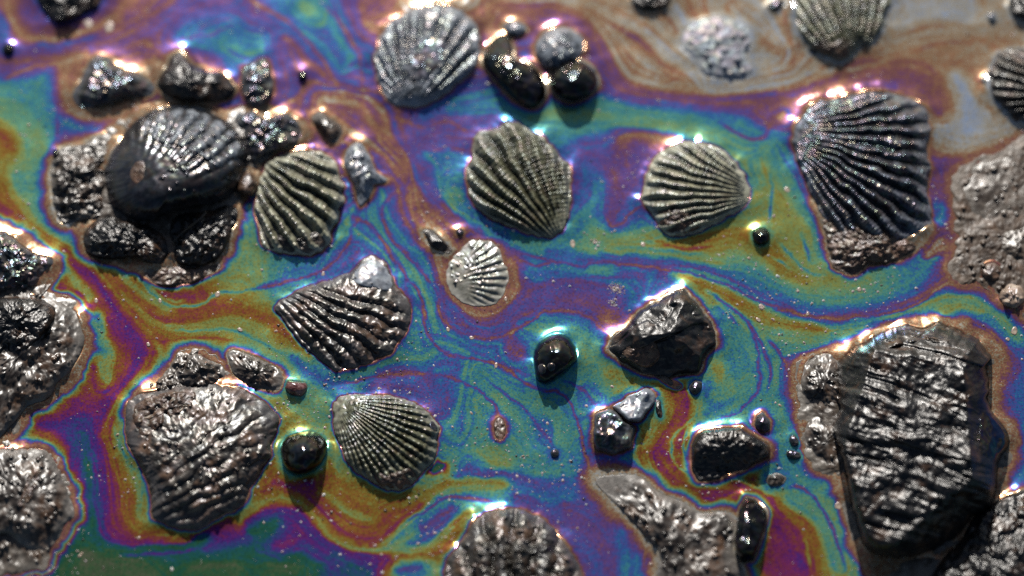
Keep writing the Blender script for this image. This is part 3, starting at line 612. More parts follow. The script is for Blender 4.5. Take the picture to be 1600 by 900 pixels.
def make(name, label, cat, body, mat, group=None, parts=(), fringe=4.0, order=1.0, part='body', rise=None):
    """one thing: a single mesh, or an Empty with its main part and the other parts given"""
    body.foot(fringe, order, rise)
    if not parts:
        o = link(name, body.mesh(name), M[mat]); o.location = body.base
        return tag(o, label, cat, group)
    e = bpy.data.objects.new(name, None); COL.objects.link(e); e.empty_display_size = 0.004
    me = body.mesh(part); e.location = body.base
    tag(e, label, cat, group)
    link(part, me, M[mat], e)
    for (pn, pb, pm, *pl) in parts:
        pme = pb.mesh(pn); o = link(pn, pme, M[pm], e); o.location = pb.base - body.base
        if pl: o['label'] = pl[0]
    return e

# ------------------------------------------------------------------ the shells
FAN = "scallop and cockle shells stuck in the slick"
# 1 round fan shell, top middle-left, with a smooth sunken patch
hol = [(630,113),(640,88),(652,68),(670,57),(690,57),(701,70),(692,95),(675,120),(660,130),(645,125)]
b = Body([(587,80),(600,47),(620,27),(653,12),(693,8),(727,20),(747,50),(750,87),(740,110),(720,127),(690,150),(660,165),(633,167),(610,160),(597,143),(587,113)], 38, c=(668,88), prof=(2.4,0.75), jag=2.2,
         ribs=dict(u=(640,172), n=11, amp=8, grow=0.7, gs=8, sharp=1.5, mask=lambda x, y: 1 - np.exp(-(((x-667)/30)**2 + ((y-92)/34)**2)**2)), noise=[(22,2.0,'f'),(7,0.8,'f')], beads=(90,1.3,3.6))
hb_ = Body(hol, 3, prof=(3,0.6), over=b, beads=(14,1.5,3.5), noise=[(14,1.0,'f')])
make("scallop_shell", "round grey scallop with a smooth dark hollow amid its ribs, near the top", "shell", b, 'shell_blue', FAN, [("oil_patch", hb_, 'shell_dark')], part="valve", fringe=4)
# 2 dark ribbed shell, steep ridges
b = Body([(793,188),(777,200),(753,205),(740,220),(737,247),(730,265),(729,280),(733,300),(743,323),(767,340),(800,357),(833,367),(860,370),(877,360),(887,340),(892,310),(892,277),(888,255),(880,250),(863,230),(843,210),(817,197)], 34, c=(812,278), prof=(2.6,0.8), jag=2.2,
         ribs=dict(u=(886,392), n=10, amp=11, grow=0.9, gs=7, sharp=1.3, wob=.13), noise=[(18,1.5,'f')], beads=(60,1.2,3.0), tilt=(-.03,.0))
make("scallop_shell", "dark olive scallop with bold slanting ridges, right below the round hollow scallop", "shell", b, 'shell', FAN, fringe=3, order=1.2)
# 3 sunlit shell with level ribs
b = Body([(1067,222),(1040,233),(1017,257),(1008,283),(1003,300),(1005,318),(1020,333),(1030,353),(1043,365),(1067,368),(1093,360),(1120,347),(1153,330),(1170,313),(1171,297),(1160,270),(1143,247),(1120,230),(1093,223)], 32, c=(1085,292), prof=(2.5,0.8), jag=2.2,
         ribs=dict(u=(1196,306), n=13, amp=8, grow=0.5, gs=7, sharp=1.4, wob=.13), noise=[(20,1.2,'f')], beads=(40,1.2,3.0))
cr = Body([(1022,338),(1040,328),(1062,326),(1085,335),(1098,345),(1092,358),(1067,366),(1043,363),(1030,352)], 6, over=b, noise=[(5,2.0,'f'),(14,1.5,'f')])
make("scallop_shell", "olive grey scallop with level ribs and a brown mud patch at its lower edge", "shell", b, 'shell_pale', FAN, [("mud_crust", cr, 'mud')], part="valve", fringe=3, order=1.2)
# 4 big cockle on the right
b = Body([(1238,200),(1250,183),(1273,160),(1300,155),(1337,147),(1367,143),(1403,147),(1433,157),(1450,173),(1455,200),(1450,233),(1453,263),(1450,300),(1455,345),(1432,368),(1395,378),(1350,372),(1310,362),(1288,340),(1272,312),(1260,283),(1247,250),(1240,225)], 54, c=(1355,250), prof=(2.2,0.8), jag=2.4,
         ribs=dict(u=(1216,204), n=16, amp=9, grow=0.8, gs=6, sharp=1.3, knob=2.5, ks=7, wob=.16), noise=[(30,4,'f'),(9,1.2,'f')], beads=(90,1.2,3.0), tilt=(.05,-.05))
cr = Body([(1268,308),(1284,322),(1310,322),(1335,334),(1362,346),(1400,352),(1436,350),(1456,352),(1446,378),(1417,399),(1383,411),(1357,414),(1337,429),(1310,425),(1299,410),(1288,366)], 26, c=(1358,378), prof=(2.2,1.0), hb=0.8, jag=2.5, noise=[(5,2.6,'f'),(18,4,'f')], beads=(60,1.0,2.6))
cr.foot(8, 0.6)
make("cockle_shell", "large cockle with fine silvery ribs and a brown sand crust below, upper right", "shell", b, 'shell_dark', FAN, [("sand_crust", cr, 'mud')], part="valve", fringe=5)
# 5 shell cropped by the upper border
b = Body([(1247,-12),(1242,27),(1247,50),(1262,72),(1290,88),(1315,97),(1330,87),(1342,70),(1362,66),(1380,43),(1386,20),(1390,-12),(1320,-30)], 36, c=(1316,28), prof=(2.5,0.8), jag=2.2,
         ribs=dict(u=(1340,125), n=12, amp=7, grow=0.8, gs=7), noise=[(16,2,'f')], beads=(30,1.3,3.2))
cr = Body([(1262,72),(1278,58),(1300,66),(1318,60),(1338,66),(1328,86),(1315,95),(1290,86)], 6, over=b, noise=[(5,2.0,'f')])
make("cockle_shell", "olive brown ribbed shell cut by the top border, pointing down into thin grey film", "shell", b, 'shell', FAN, [("mud_crust", cr, 'mud')], part="valve", fringe=6, order=-0.4)
# 6 shell at the right border
b = Body([(1553,93),(1563,80),(1583,76),(1610,76),(1650,85),(1655,130),(1640,175),(1605,190),(1585,182),(1565,165),(1550,150),(1545,125),(1548,108)], 36, c=(1598,128), prof=(2.5,0.8), jag=2.2,
         ribs=dict(u=(1700,150), n=12, amp=7, grow=0.8, gs=6, knob=2.5, ks=7), noise=[(16,2,'f')], beads=(40,1.3,3.0))
make("cockle_shell", "beaded ribbed shell cut by the right border, beside a small oily ring", "shell", b, 'shell_mud', FAN, fringe=6, order=-0.4)
# 7 big dark glossy cockle
b = Body([(163,283),(165,260),(180,230),(200,200),(227,180),(253,170),(293,167),(320,173),(340,182),(362,193),(379,217),(388,230),(384,253),(378,275),(367,297),(350,313),(320,320),(283,327),(253,335),(237,346),(217,346),(193,337),(173,317)], 105, c=(285,262), prof=(2.0,0.62), jag=2.2,
         ribs=dict(u=(196,330), n=17, amp=5, grow=0.5, gs=12, sharp=1.6, wob=.12, mask=lambda x, y: np.clip(((x - 250) * .45 - (y - 262)) / 50, 0, 1)), noise=[(40,3,'f')], beads=(50,1.3,3.4,(250,170,385,300)), tilt=(.0,.16))
sheen_patch = Body([(212,198),(253,173),(296,170),(338,185),(374,214),(382,246),(352,268),(318,246),(276,226),(236,220)], 3, over=b, prof=(5, .8), noise=[(30,2,'f')],
          ribs=dict(u=(196,330), n=9, amp=7, grow=.8, gs=12, sharp=1.5, wob=.14), beads=(40,1.4,3.4))  # pale overlay: paints the cockle's upper-right highlight into the colour
st = Body([(204,262),(212,252),(224,250),(228,262),(222,284),(212,290),(204,280)], 2, over=b, noise=[(7,1.5,'f')])
make("cockle_shell", "tall black glossy cockle bulging from a grey mound, on the left", "shell", b, 'shell_black', FAN, [("oil_skin_or_sheen", sheen_patch, 'shell_blue'), ("mud_stain", st, 'mud')], part="valve", fringe=4, order=0.0)
# 8 pale broken shell right of it
b = Body([(413,262),(422,252),(443,242),(473,234),(502,238),(527,256),(531,275),(538,290),(534,300),(539,314),(529,322),(530,340),(517,360),(514,381),(483,397),(443,394),(413,388),(406,360),(398,327),(405,290)], 30, c=(466,312), prof=(3.0,0.8), jag=2.2,
         ribs=dict(u=(335,205), n=9, amp=13, grow=0.5, gs=8, sharp=1.3, wob=.12), noise=[(18,1.5,'f')], beads=(26,1.3,3.0), tilt=(.02,-.05))
cr = Body([(409,370),(425,362),(445,376),(470,372),(492,362),(514,360),(515,380),(483,396),(443,393),(414,388)], 6, over=b, noise=[(5,3.0,'f')], beads=(14,1.2,2.6))
make("scallop_shell", "pale green broken scallop with deep bright furrows, tucked right of the tall black cockle", "shell", b, 'shell_pale', FAN, [("sand_crust", cr, 'mound')], part="valve", fringe=4)
# 9 angular muddy shell
b = Body([(428,481),(447,465),(483,447),(525,433),(550,422),(564,408),(578,399),(594,405),(608,419),(619,447),(633,461),(642,478),(642,497),(636,519),(622,539),(606,558),(567,572),(531,581),(517,575),(494,556),(472,536),(453,514),(440,494)], 30, c=(545,497), prof=(2.6,0.9), jag=2.2,
         ribs=dict(u=(385,420), n=10, amp=5.0, sharp=1.6, wob=.14, mask=lambda x, y: np.clip((y - 440) / 25, 0, 1)), noise=[(26,4,'f'),(9,1.8,'f'),(5,1.2,'f')], beads=(46,1.3,3.0))
fl = Body([(552,424),(566,410),(579,403),(593,408),(606,421),(616,446),(606,456),(585,450),(565,447),(548,440)], 6, over=b, noise=[(16,1.8,'f')])
make("cockle_shell", "angular brown furrowed shell with a pointed top and pale rim, on blue film", "shell", b, 'shell_mud', FAN, [("oil_skin_or_sheen", fl, 'mound_blue')], part="valve", fringe=3, order=1.4)
# 10 small pale embossed shell
b = Body([(697,440),(700,417),(718,391),(733,378),(760,375),(778,389),(788,410),(794,437),(785,463),(763,477),(733,477),(707,459)], 10, c=(746,428), prof=(2.0,1.2), hb=0.8, jag=2.2,
         ribs=dict(u=(694,440), n=15, amp=3.2, sharp=1.5, mask=lambda x, y: np.clip((x - 728) / 20, 0, 1)), noise=[(16,1.2,'f')], beads=(46,1.2,3.0,(700,378,765,445)))
make("scallop_shell", "small pale grey fan shell veiled in film with tiny beads, in the middle", "shell", b, 'veiled', FAN, fringe=7, order=1.4)
# 11 neat fan shell, lower middle
b = Body([(522,637),(530,622),(545,617),(575,617),(607,618),(633,625),(660,637),(677,653),(687,670),(683,687),(680,713),(667,733),(653,747),(633,765),(600,763),(580,753),(553,733),(540,717),(532,697),(523,667)], 42, c=(603,684), prof=(2.5,0.75), jag=2.2,
         ribs=dict(u=(519,622), n=19, amp=6.5, grow=0.6, gs=9, sharp=1.4, wob=.07), noise=[(20,2,'f'),(7,1,'f')], beads=(50,1.2,2.8,(560,690,680,760)), tilt=(0,-.06))
cr = Body([(578,735),(600,741),(625,735),(645,728),(660,738),(650,750),(633,764),(600,762),(582,753)], 6, over=b, noise=[(6,3.0,'f')])
chp = Body([(670,658),(676,655),(683,665),(685,676),(680,679),(672,668)], 4, over=b, prof=(4,.6), corner=True)
make("cockle_shell", "neat grey fan shell with fine radiating ribs, touching no rock, near the bottom", "shell", b, 'shell', FAN, [("mud_crust", cr, 'mud'), ("chip", chp, 'rock_grey')], part="valve", fringe=3, order=1.2)
# 12 big dark muddy shell
b = Body([(197,645),(205,622),(233,612),(270,605),(310,600),(353,603),(383,610),(410,627),(433,647),(434,667),(424,693),(423,713),(410,733),(393,760),(380,790),(350,807),(310,827),(283,827),(253,817),(237,807),(236,773),(227,743),(213,717),(200,697)], 50, c=(318,708), prof=(2.0,0.7), jag=2.4,
         ribs=dict(u=(40,900), n=13, amp=3.2, sharp=1.7, wob=.25, mask=lambda x, y: np.clip((x + y - 930) / 90, 0.1, 1)), noise=[(40,6,'f'),(19,1.8,'f'),(6,1.0,'f')], beads=(150,1.3,3.6), tilt=(0,.03))
cr = Body([(205,640),(230,618),(265,612),(300,610),(330,612),(318,628),(290,640),(262,655),(240,675),(222,688),(208,675)], 6, over=b, noise=[(7,4.0,'f'),(16,4,'f')])
make("cockle_shell", "largest dark muddy shell with faint slanting ribs, lower left, ringed by olive film", "shell", b, 'shell_mud', FAN, [("mud_crust", cr, 'mud')], part="valve", fringe=4)
# 13 beaded shell at the lower border
b = Body([(688,930),(693,900),(700,877),(717,850),(733,827),(742,812),(762,800),(787,796),(813,796),(840,806),(860,820),(877,840),(893,863),(905,885),(914,925),(895,965),(800,985),(705,965)], 52, c=(802,895), prof=(2.6,0.8), jag=2.2,
         ribs=dict(u=(803,1080), n=9, amp=11, sharp=1.6, wob=.13, knob=3, ks=14), noise=[(26,3,'f'),(7,1.4,'f')], beads=(150,1.6,4.6,(695,798,910,910)))
make("scallop_shell", "grey barnacled scallop with upright ribs, cut by the bottom border", "shell", b, 'shell_mud', FAN, fringe=5)

# ------------------------------------------------------------------ low banks of silt that the film laps over
def bank(label, outline, H, mat, order, c=None, fringe=16):
    b = Body(outline, H, c=c, prof=(2.6, 1.1), hb=0.6, jag=4.0, noise=[(46, 3, 'f'), (16, 2.0, 'f'), (7, 0.9, 'f')], beads=(170, 1.2, 4.6), res=2.2)
    b.foot(fringe * .7, order + .6)
    o = link("mud_bank", b.mesh("mud_bank"), M[mat]); o.location = b.base
    return tag(o, label, None, None, "structure")
bank("low grey silt bank round the tall black cockle", [(80,290),(82,245),(100,230),(140,222),(180,195),(240,165),(300,160),(345,175),(395,168),(440,172),(478,200),(470,225),(430,238),(405,262),(405,290),(378,315),(372,345),(360,390),(335,412),(300,428),(250,444),(215,424),(170,410),(135,395),(125,365),(112,345),(86,330)], 12, 'silt', 0.2, (270,290))
bank("low brown silt bank round the huge black rock", [(1245,570),(1290,546),(1330,538),(1360,520),(1400,503),(1465,497),(1500,506),(1540,527),(1562,548),(1560,575),(1552,592),(1558,640),(1588,680),(1582,715),(1568,745),(1580,780),(1620,800),(1620,850),(1500,870),(1470,915),(1380,912),(1350,885),(1332,850),(1315,780),(1297,745),(1275,735),(1257,700),(1250,655),(1246,610)], 14, 'silt', 0.3, (1430,700))
bank("brown gritty silt along the right border", [(1488,280),(1510,255),(1550,240),(1680,215),(1700,560),(1640,535),(1600,500),(1562,472),(1530,442),(1505,445),(1480,425),(1496,385),(1490,330)], 6, 'silt_brown', 0.8, (1580,370))
bank("grey silt under the rocks at the left border", [(-90,345),(10,352),(60,385),(92,402),(88,432),(76,452),(112,468),(135,503),(139,548),(118,592),(92,617),(62,638),(45,648),(20,685),(-90,720)], 12, 'silt', 0.4, (20,520))
bank("brown silt crumbs above the largest muddy shell", [(200,640),(225,605),(258,585),(272,558),(300,545),(335,555),(356,580),(362,606),(330,630),(260,650),(215,670)], 9, 'silt', 0.5, (285,605))
bank("grey brown silt at the lower left rock", [(-60,695),(40,695),(78,704),(100,735),(120,800),(105,830),(80,865),(60,890),(-60,880)], 9, 'silt', 0.8, (30,790))

# ------------------------------------------------------------------ pebbles
PEB = "glossy black pebbles"
b = Body([(833,557),(838,541),(852,528),(870,521),(889,528),(901,547),(901,563),(888,577),(870,591),(852,599),(838,590)], 56, c=(868,559), prof=(2.0,0.5), jag=.9, noise=[(24,4,'f'),(10,.8,'f')])
bd = [Body([(840,572),(848,568),(854,574),(852,583),(844,584)], 5, over=b, prof=(2,.5), jag=.3), Body([(855,570),(862,566),(868,571),(866,579),(858,580)], 5, over=b, prof=(2,.5), jag=.3)]
make("pebble", "round black glossy pebble with a few oily beads on its lower left, at the centre", "pebble", b, 'tar', PEB, [("oil_bead", x, 'rock_grey') for x in bd], part="stone", fringe=9, order=5.0)
b = Body([(438,702),(446,684),(460,676),(480,673),(500,678),(511,693),(508,712),(497,730),(480,740),(460,741),(445,729)], 62, c=(475,707), prof=(2.0,0.5), jag=.9, noise=[(24,5,'f'),(10,.8,'f')])
make("pebble", "round black pebble between the largest muddy shell and the neat fan shell", "pebble", b, 'tar', PEB, fringe=9, order=5.4)
b = Body([(858,124),(868,104),(885,95),(910,97),(930,112),(934,130),(923,147),(897,158),(873,151),(861,138)], 58, c=(896,126), prof=(2.0,0.5), jag=.9, noise=[(24,5,'f'),(10,.8,'f')], beads=(12,2,4.5,(872,97,925,115)))
make("pebble", "round black pebble with bright glints, right of the long black one near the top", "pebble", b, 'tar', PEB, fringe=7, order=0.0)
b = Body([(753,92),(763,70),(777,56),(792,55),(801,73),(803,90),(822,97),(840,110),(853,133),(851,153),(833,170),(810,161),(783,136),(762,112)], 55, c=(800,115), prof=(2.0,0.55), jag=.6, noise=[(26,5,'f'),(9,1.2,'f')], beads=(34,1.5,3.6,(760,55,850,125)))
make("pebble", "long kinked black stone beside the round scallop near the top", "pebble", b, 'tar', PEB, fringe=7, order=0.3)
b = Body([(836,78),(845,57),(863,45),(885,44),(907,55),(914,74),(906,90),(887,98),(862,107),(845,99)], 34, c=(874,75), prof=(2.2,0.7), jag=.8, noise=[(14,1.5,'f')], beads=(50,1.5,4.0))
make("pebble", "grey beaded pebble just above the round black one near the top", "pebble", b, 'shell_blue', None, fringe=8)
b = Body([(1175,364),(1184,356),(1197,357),(1204,367),(1200,378),(1188,383),(1178,377)], 22, prof=(2.0,0.5), jag=.5, noise=[(9,2,'f')])
make("pebble", "tiny black pebble alone on the olive film right of middle", "pebble", b, 'tar', None, fringe=7, order=6.0)
b = Body([(1178,663),(1182,648),(1191,642),(1204,658),(1203,672),(1188,676)], 20, prof=(2.4,0.6), corner=True, jag=.5, noise=[(8,2,'f')])
make("pebble", "small grey stone at the upper right corner of the black block", "pebble", b, 'rock_grey', None, fringe=8)
for pts, lab in ([(1233,686),(1239,679),(1247,686),(1247,694),(1238,696)], "tiny dark bead, upper of two in the cyan film left of the big rock"), ([(1229,704),(1238,703),(1250,708),(1251,715),(1240,716),(1230,713)], "tiny pale chip, lower of two in the cyan film left of the big rock"):
    make("pebble", lab, "pebble", Body(pts, 9, prof=(2.4,.6), jag=.3, noise=[(5,1.5,'f')], res=1.2), 'rock_grey', "pair of tiny stones in cyan film", fringe=9, order=5.0)

# ------------------------------------------------------------------ rocks
# the big black rock
b = Body([(1308,569),(1328,547),(1350,536),(1372,522),(1394,510),(1417,507),(1442,515),(1467,503),(1490,513),(1530,531),(1550,558),(1540,570),(1545,600),(1543,622),(1558,653),(1579,680),(1578,695),(1566,712),(1557,735),(1558,767),(1548,792),(1519,808),(1500,832),(1464,855),(1436,865),(1400,873),(1367,866),(1349,850),(1341,822),(1332,794),(1327,761),(1318,722),(1311,700),(1300,667),(1312,633),(1308,600)], 118, c=(1430,675), corner=True, edge_p=36,
         facets=[(1410,640,130,.22,-.09), (1507,640,160,-2.2,.1), (1443,800,142,-1.1,-1.7), (1400,545,124,0,1.8), (1312,690,90,2.0,.5), (1500,560,150,-.7,.7)],
         noise=[(70,9,'f'),(26,2.5,'f'),(7,1.2,'f')], wave=[(-.30,.95,2.2,11,130)], cracks=[(-.30,.95,3.5,46,300)], beads=(70,1.4,3.4), jag=2.4)
ldg = Body([(1352,538),(1372,522),(1394,511),(1417,508),(1442,515),(1467,504),(1490,514),(1530,532),(1526,542),(1482,538),(1440,534),(1402,540),(1374,546)], 9, c=(1440,525), over=b, noise=[(16,5,'f'),(8,3,'f')], beads=(30,1.5,4))
lump = Body([(1535,640),(1552,652),(1576,682),(1575,697),(1562,712),(1550,730),(1538,722),(1528,700),(1530,668)], 12, over=b, noise=[(10,4,'f')])
make("rock", "huge black tarry rock with a glinting striated face, at the lower right", "rock", b, 'rock', None, [("knob", lump, 'tar'), ("ledge", ldg, 'mound')], part="stone", fringe=9, order=0.2)
# brown shelf left of it
b = Body([(1252,606),(1257,572),(1275,556),(1300,553),(1318,570),(1322,600),(1336,628),(1310,640),(1280,634),(1258,628)], 22, c=(1288,598), prof=(2.0,1.15), hb=1.2, noise=[(22,5,'f'),(8,2.5,'f')], beads=(26,1.4,3.5))
make("tar_lump", "brown muddy shelf at the left foot of the huge black rock", "lump", b, 'mound', None, fringe=15, order=0.1)
b = Body([(1258,690),(1262,660),(1285,648),(1312,655),(1318,690),(1316,725),(1302,735),(1280,720)], 14, c=(1290,692), prof=(2.0,1.15), hb=1.2, noise=[(16,4,'f')], beads=(24,1.4,3.5))
make("tar_lump", "speckled tan crust below the brown shelf, touching the huge black rock", "lump", b, 'mound', None, fringe=14, order=0.4)
# black pyramid rock
b = Body([(949,547),(957,527),(979,510),(998,485),(1029,470),(1054,453),(1069,451),(1085,470),(1097,485),(1113,507),(1119,535),(1102,551),(1092,579),(1060,583),(1044,589),(1020,584),(1004,582),(973,566)], 72, c=(1045,522), corner=True, edge_p=18,
         facets=[(1040,520,70,.45,.55), (1050,520,70,-.7,.0), (1030,540,50,.1,-.95), (990,540,42,.9,-.2), (1068,480,62,-.3,.9)], noise=[(30,5,'f'),(11,1.4,'f')], cracks=[(.5,.86,3.5,34,80)], jag=1.4)
cr = Body([(962,545),(985,528),(1010,520),(1025,535),(1030,560),(1012,575),(985,565)], 2, over=b, noise=[(5,2.2,'f')])
make("rock", "black three-cornered rock with a brown stain on its left, right of the central pebble", "rock", b, 'rock', None, [("mud_crust", cr, 'mud')], part="stone", fringe=8, order=0.3)
b = Body([(1006,568),(1016,570),(1034,584),(1052,594),(1064,602),(1060,608),(1044,602),(1022,588),(1008,578)], 9, c=(1034,588), prof=(2.0,1.15), hb=1.2, noise=[(7,3,'f')])
make("tar_strand", "thin reddish strand of grit along the lower edge of the three-cornered rock", "strand", b, 'mound', None, fringe=4, order=1.2)
b = Body([(1078,604),(1086,595),(1096,597),(1097,609),(1088,616),(1080,612)], 12, prof=(2,.6), noise=[(7,2,'f')])
make("tar_lump", "tiny grey nub at the lower tip of the three-cornered rock", "lump", b, 'rock_grey', None, fringe=6, order=4.0)
# pair of grey stones
b = Body([(926,690),(929,648),(940,640),(957,638),(978,660),(993,668),(986,700),(960,709),(932,703)], 34, c=(957,674), corner=True, edge_p=18, facets=[(957,660,40,.1,.25),(965,680,40,-.6,-.3),(957,690,34,.1,-1.0)], noise=[(16,2.5,'f')], wave=[(.9,.45,2,8,40)])
make("rock", "dark slate wedge, lower of a pair of grey stones below the central pebble", "rock", b, 'rock_grey', "pair of grey stones", fringe=7)
b = Body([(957,635),(985,617),(1010,606),(1022,612),(1024,628),(1010,645),(1000,658),(980,657)], 26, c=(993,634), corner=True, edge_p=18, facets=[(993,634,30,.25,.35),(1005,640,28,-.8,-.2)], noise=[(14,2.5,'f')], beads=(14,1.3,3))
make("rock", "pale flat plate, upper of a pair of grey stones below the central pebble", "rock", b, 'mound_blue', "pair of grey stones", fringe=7)
b = Body([(1026,622),(1032,626),(1035,645),(1033,655),(1027,650),(1024,635)], 9, prof=(2,.7), noise=[(6,2,'f')])
make("tar_lump", "narrow dark sliver standing just right of the pale flat plate", "lump", b, 'rock', None, fringe=5, order=5.0)
# black block
b = Body([(1087,680),(1100,672),(1127,669),(1157,667),(1173,679),(1204,696),(1204,713),(1184,722),(1160,740),(1127,748),(1090,753),(1081,733),(1080,700)], 50, c=(1140,706), corner=True, edge_p=22,
         facets=[(1140,690,46,0,.25),(1140,697,48,0,-1.1),(1195,705,40,-1.0,-.2),(1092,700,40,1.2,-.1)], noise=[(20,3,'f'),(7,2.5,'f')], beads=(26,1.3,3.2,(1090,670,1195,695)))
lg = Body([(1093,683),(1110,676),(1150,673),(1172,683),(1196,697),(1180,698),(1150,692),(1110,690)], 2, over=b, noise=[(6,1.8,'f')])
make("rock", "squat black block with a pale top ledge, left of the huge black rock", "rock", b, 'rock', None, [("ledge", lg, 'mound')], part="stone", fringe=9)
# upright black stone
b = Body([(1147,838),(1152,810),(1157,790),(1167,777),(1180,780),(1198,798),(1199,810),(1190,840),(1178,877),(1160,877),(1149,863)], 46, c=(1172,826), corner=True, edge_p=18, facets=[(1165,826,44,.8,.02),(1172,826,46,-.5,.0),(1172,862,40,0,-1.0),(1172,795,46,0,.8)], noise=[(18,2.5,'f')])
st = Body([(1166,790),(1172,788),(1172,815),(1168,850),(1160,868),(1156,860),(1161,830)], 1.5, over=b, noise=[(6,1,'f')])
make("rock", "narrow upright black stone with a pale stripe, near the bottom beside magenta film", "rock", b, 'tar', None, [("stripe", st, 'rock_grey')], part="stone", fringe=8, order=0.3)
# grey lumpy mass beside it
b = Body([(930,750),(960,742),(1000,745),(1028,768),(1068,785),(1095,802),(1130,800),(1150,815),(1146,860),(1166,905),(1150,945),(1060,955),(1028,905),(1030,870),(1010,840),(985,812),(955,780)], 20, c=(1068,855), prof=(2.0,1.15), hb=1.2, noise=[(40,5,'f'),(15,2,'f')], beads=(120,1.6,4.8))
make("tar_lump", "broad grey brown lumpy mass left of the narrow upright stone, reaching the bottom border", "lump", b, 'mound', None, fringe=19, order=0.2)
b = Body([(1196,752),(1204,742),(1218,740),(1228,748),(1222,757),(1206,760)], 9, prof=(2.0,1.15), hb=1.2, noise=[(7,2.5,'f')])
make("tar_lump", "little olive grey lump between the squat black block and the huge rock", "lump", b, 'mound', None, fringe=11, order=4.5)
# left border rocks
b = Body([(-50,470),(-30,460),(33,461),(67,466),(93,473),(115,484),(128,506),(131,537),(125,556),(112,581),(91,597),(81,616),(62,628),(41,638),(19,662),(-30,700),(-60,600)], 40, c=(40,545), prof=(2.4,.85), noise=[(34,7,'f'),(15,3,'f')], beads=(110,1.5,4.4))
bk = Body([(-40,474),(0,464),(31,462),(63,466),(90,481),(88,497),(72,519),(47,544),(31,550),(-40,556)], 30, c=(22,508), over=b, corner=True, edge_p=18, facets=[(20,480,34,.05,.5),(22,490,32,.05,-.55),(75,495,30,-.8,0)], noise=[(5,3.0,'f'),(14,3,'f')])
make("rock", "grey tarry rock topped by a black pitted block, at the left border", "rock", b, 'mound', None, [("black_block", bk, 'rock')], part="stone", fringe=8, order=0.4)
b = Body([(-40,365),(0,362),(20,370),(33,383),(57,397),(80,403),(84,413),(67,427),(57,443),(45,451),(0,456),(-40,456)], 30, c=(15,415), prof=(2.4,.8), noise=[(22,6,'f'),(9,5,'f')], beads=(50,1.4,4))
make("rock", "rough silver grey rock at the left border, above the pitted black block", "rock", b, 'rock_grey', None, fringe=10)
b = Body([(-40,705),(0,702),(33,702),(67,703),(83,717),(97,747),(107,773),(117,803),(103,818),(87,847),(63,858),(33,854),(10,835),(-40,830)], 34, c=(40,775), prof=(2.4,.85), noise=[(30,5,'f'),(13,2,'f')], beads=(90,1.5,4.2))
gr = Body([(50,718),(66,715),(72,728),(60,752),(48,782),(32,812),(18,820),(22,800),(38,762)], 1, over=b, noise=[(6,2.5,'f')])
make("rock", "purplish grey beaded rock with a brown groove, at the left border near the bottom", "rock", b, 'mound', None, [("brown_groove", gr, 'mud')], part="stone", fringe=7, order=1.0)
# lumps below the tall cockle
b = Body([(130,368),(143,350),(167,340),(200,344),(233,352),(258,368),(268,383),(266,398),(253,414),(228,410),(213,402),(173,404),(140,397)], 36, c=(200,375), prof=(2.4,.75), noise=[(20,7,'r'),(8,4,'f')], beads=(50,1.4,3.8))
make("tar_lump", "rough glinting lump, left of two under the tall black cockle", "lump", b, 'rock', "two rough lumps under the cockle", fringe=6, order=0.6)
b = Body([(262,350),(283,330),(320,328),(353,320),(371,331),(362,367),(353,387),(333,407),(300,415),(275,410),(270,385)], 34, c=(316,368), prof=(2.4,.75), noise=[(20,6,'f'),(8,5,'f')], beads=(80,1.6,4.0))
make("tar_lump", "pitted glinting lump crossed by a brown twig, right of two under the tall black cockle", "lump", b, 'rock', "two rough lumps under the cockle", fringe=6, order=0.6)
TWIG_BODY = b
b = Body([(222,430),(240,418),(275,416),(310,418),(336,410),(345,418),(320,432),(290,444),(250,446)], 10, c=(283,430), prof=(2,.9), noise=[(12,4,'f')])
make("tar_lump", "low grey mud fringe below the two rough lumps, over the rust coloured film", "lump", b, 'mud', None, fringe=8, order=1.0)
b = Body([(80,290),(83,247),(97,232),(130,226),(160,210),(176,214),(168,260),(166,300),(172,330),(150,340),(125,346),(100,350),(85,335)], 26, c=(122,285), prof=(2.0,1.15), hb=1.2, noise=[(22,6,'f'),(8,4.5,'f')], wave=[(.2,.98,4,14,50)], beads=(30,1.6,4))
make("tar_lump", "grey film-coated mound on the left flank of the tall black cockle", "lump", b, 'mound', None, fringe=14, order=0.1)
b = Body([(366,184),(393,173),(413,186),(437,177),(457,182),(475,205),(468,220),(445,231),(415,240),(395,256),(385,236),(376,205)], 30, c=(420,208), prof=(2.2,.75), noise=[(18,7,'f'),(8,3,'f')], beads=(36,1.6,4.2))
make("tar_lump", "knobbly grey lump joined to the upper right of the tall black cockle", "lump", b, 'rock_grey', None, fringe=7)
b = Body([(366,297),(376,275),(390,266),(406,290),(397,305),(380,306)], 24, c=(386,288), corner=True, edge_p=6, facets=[(386,285,24,.5,.2),(390,290,24,-.8,-.3)], noise=[(8,2,'f')])
make("rock", "brown chip wedged between the tall black cockle and the pale broken scallop", "rock", b, 'mud', None, fringe=5, order=5.0)
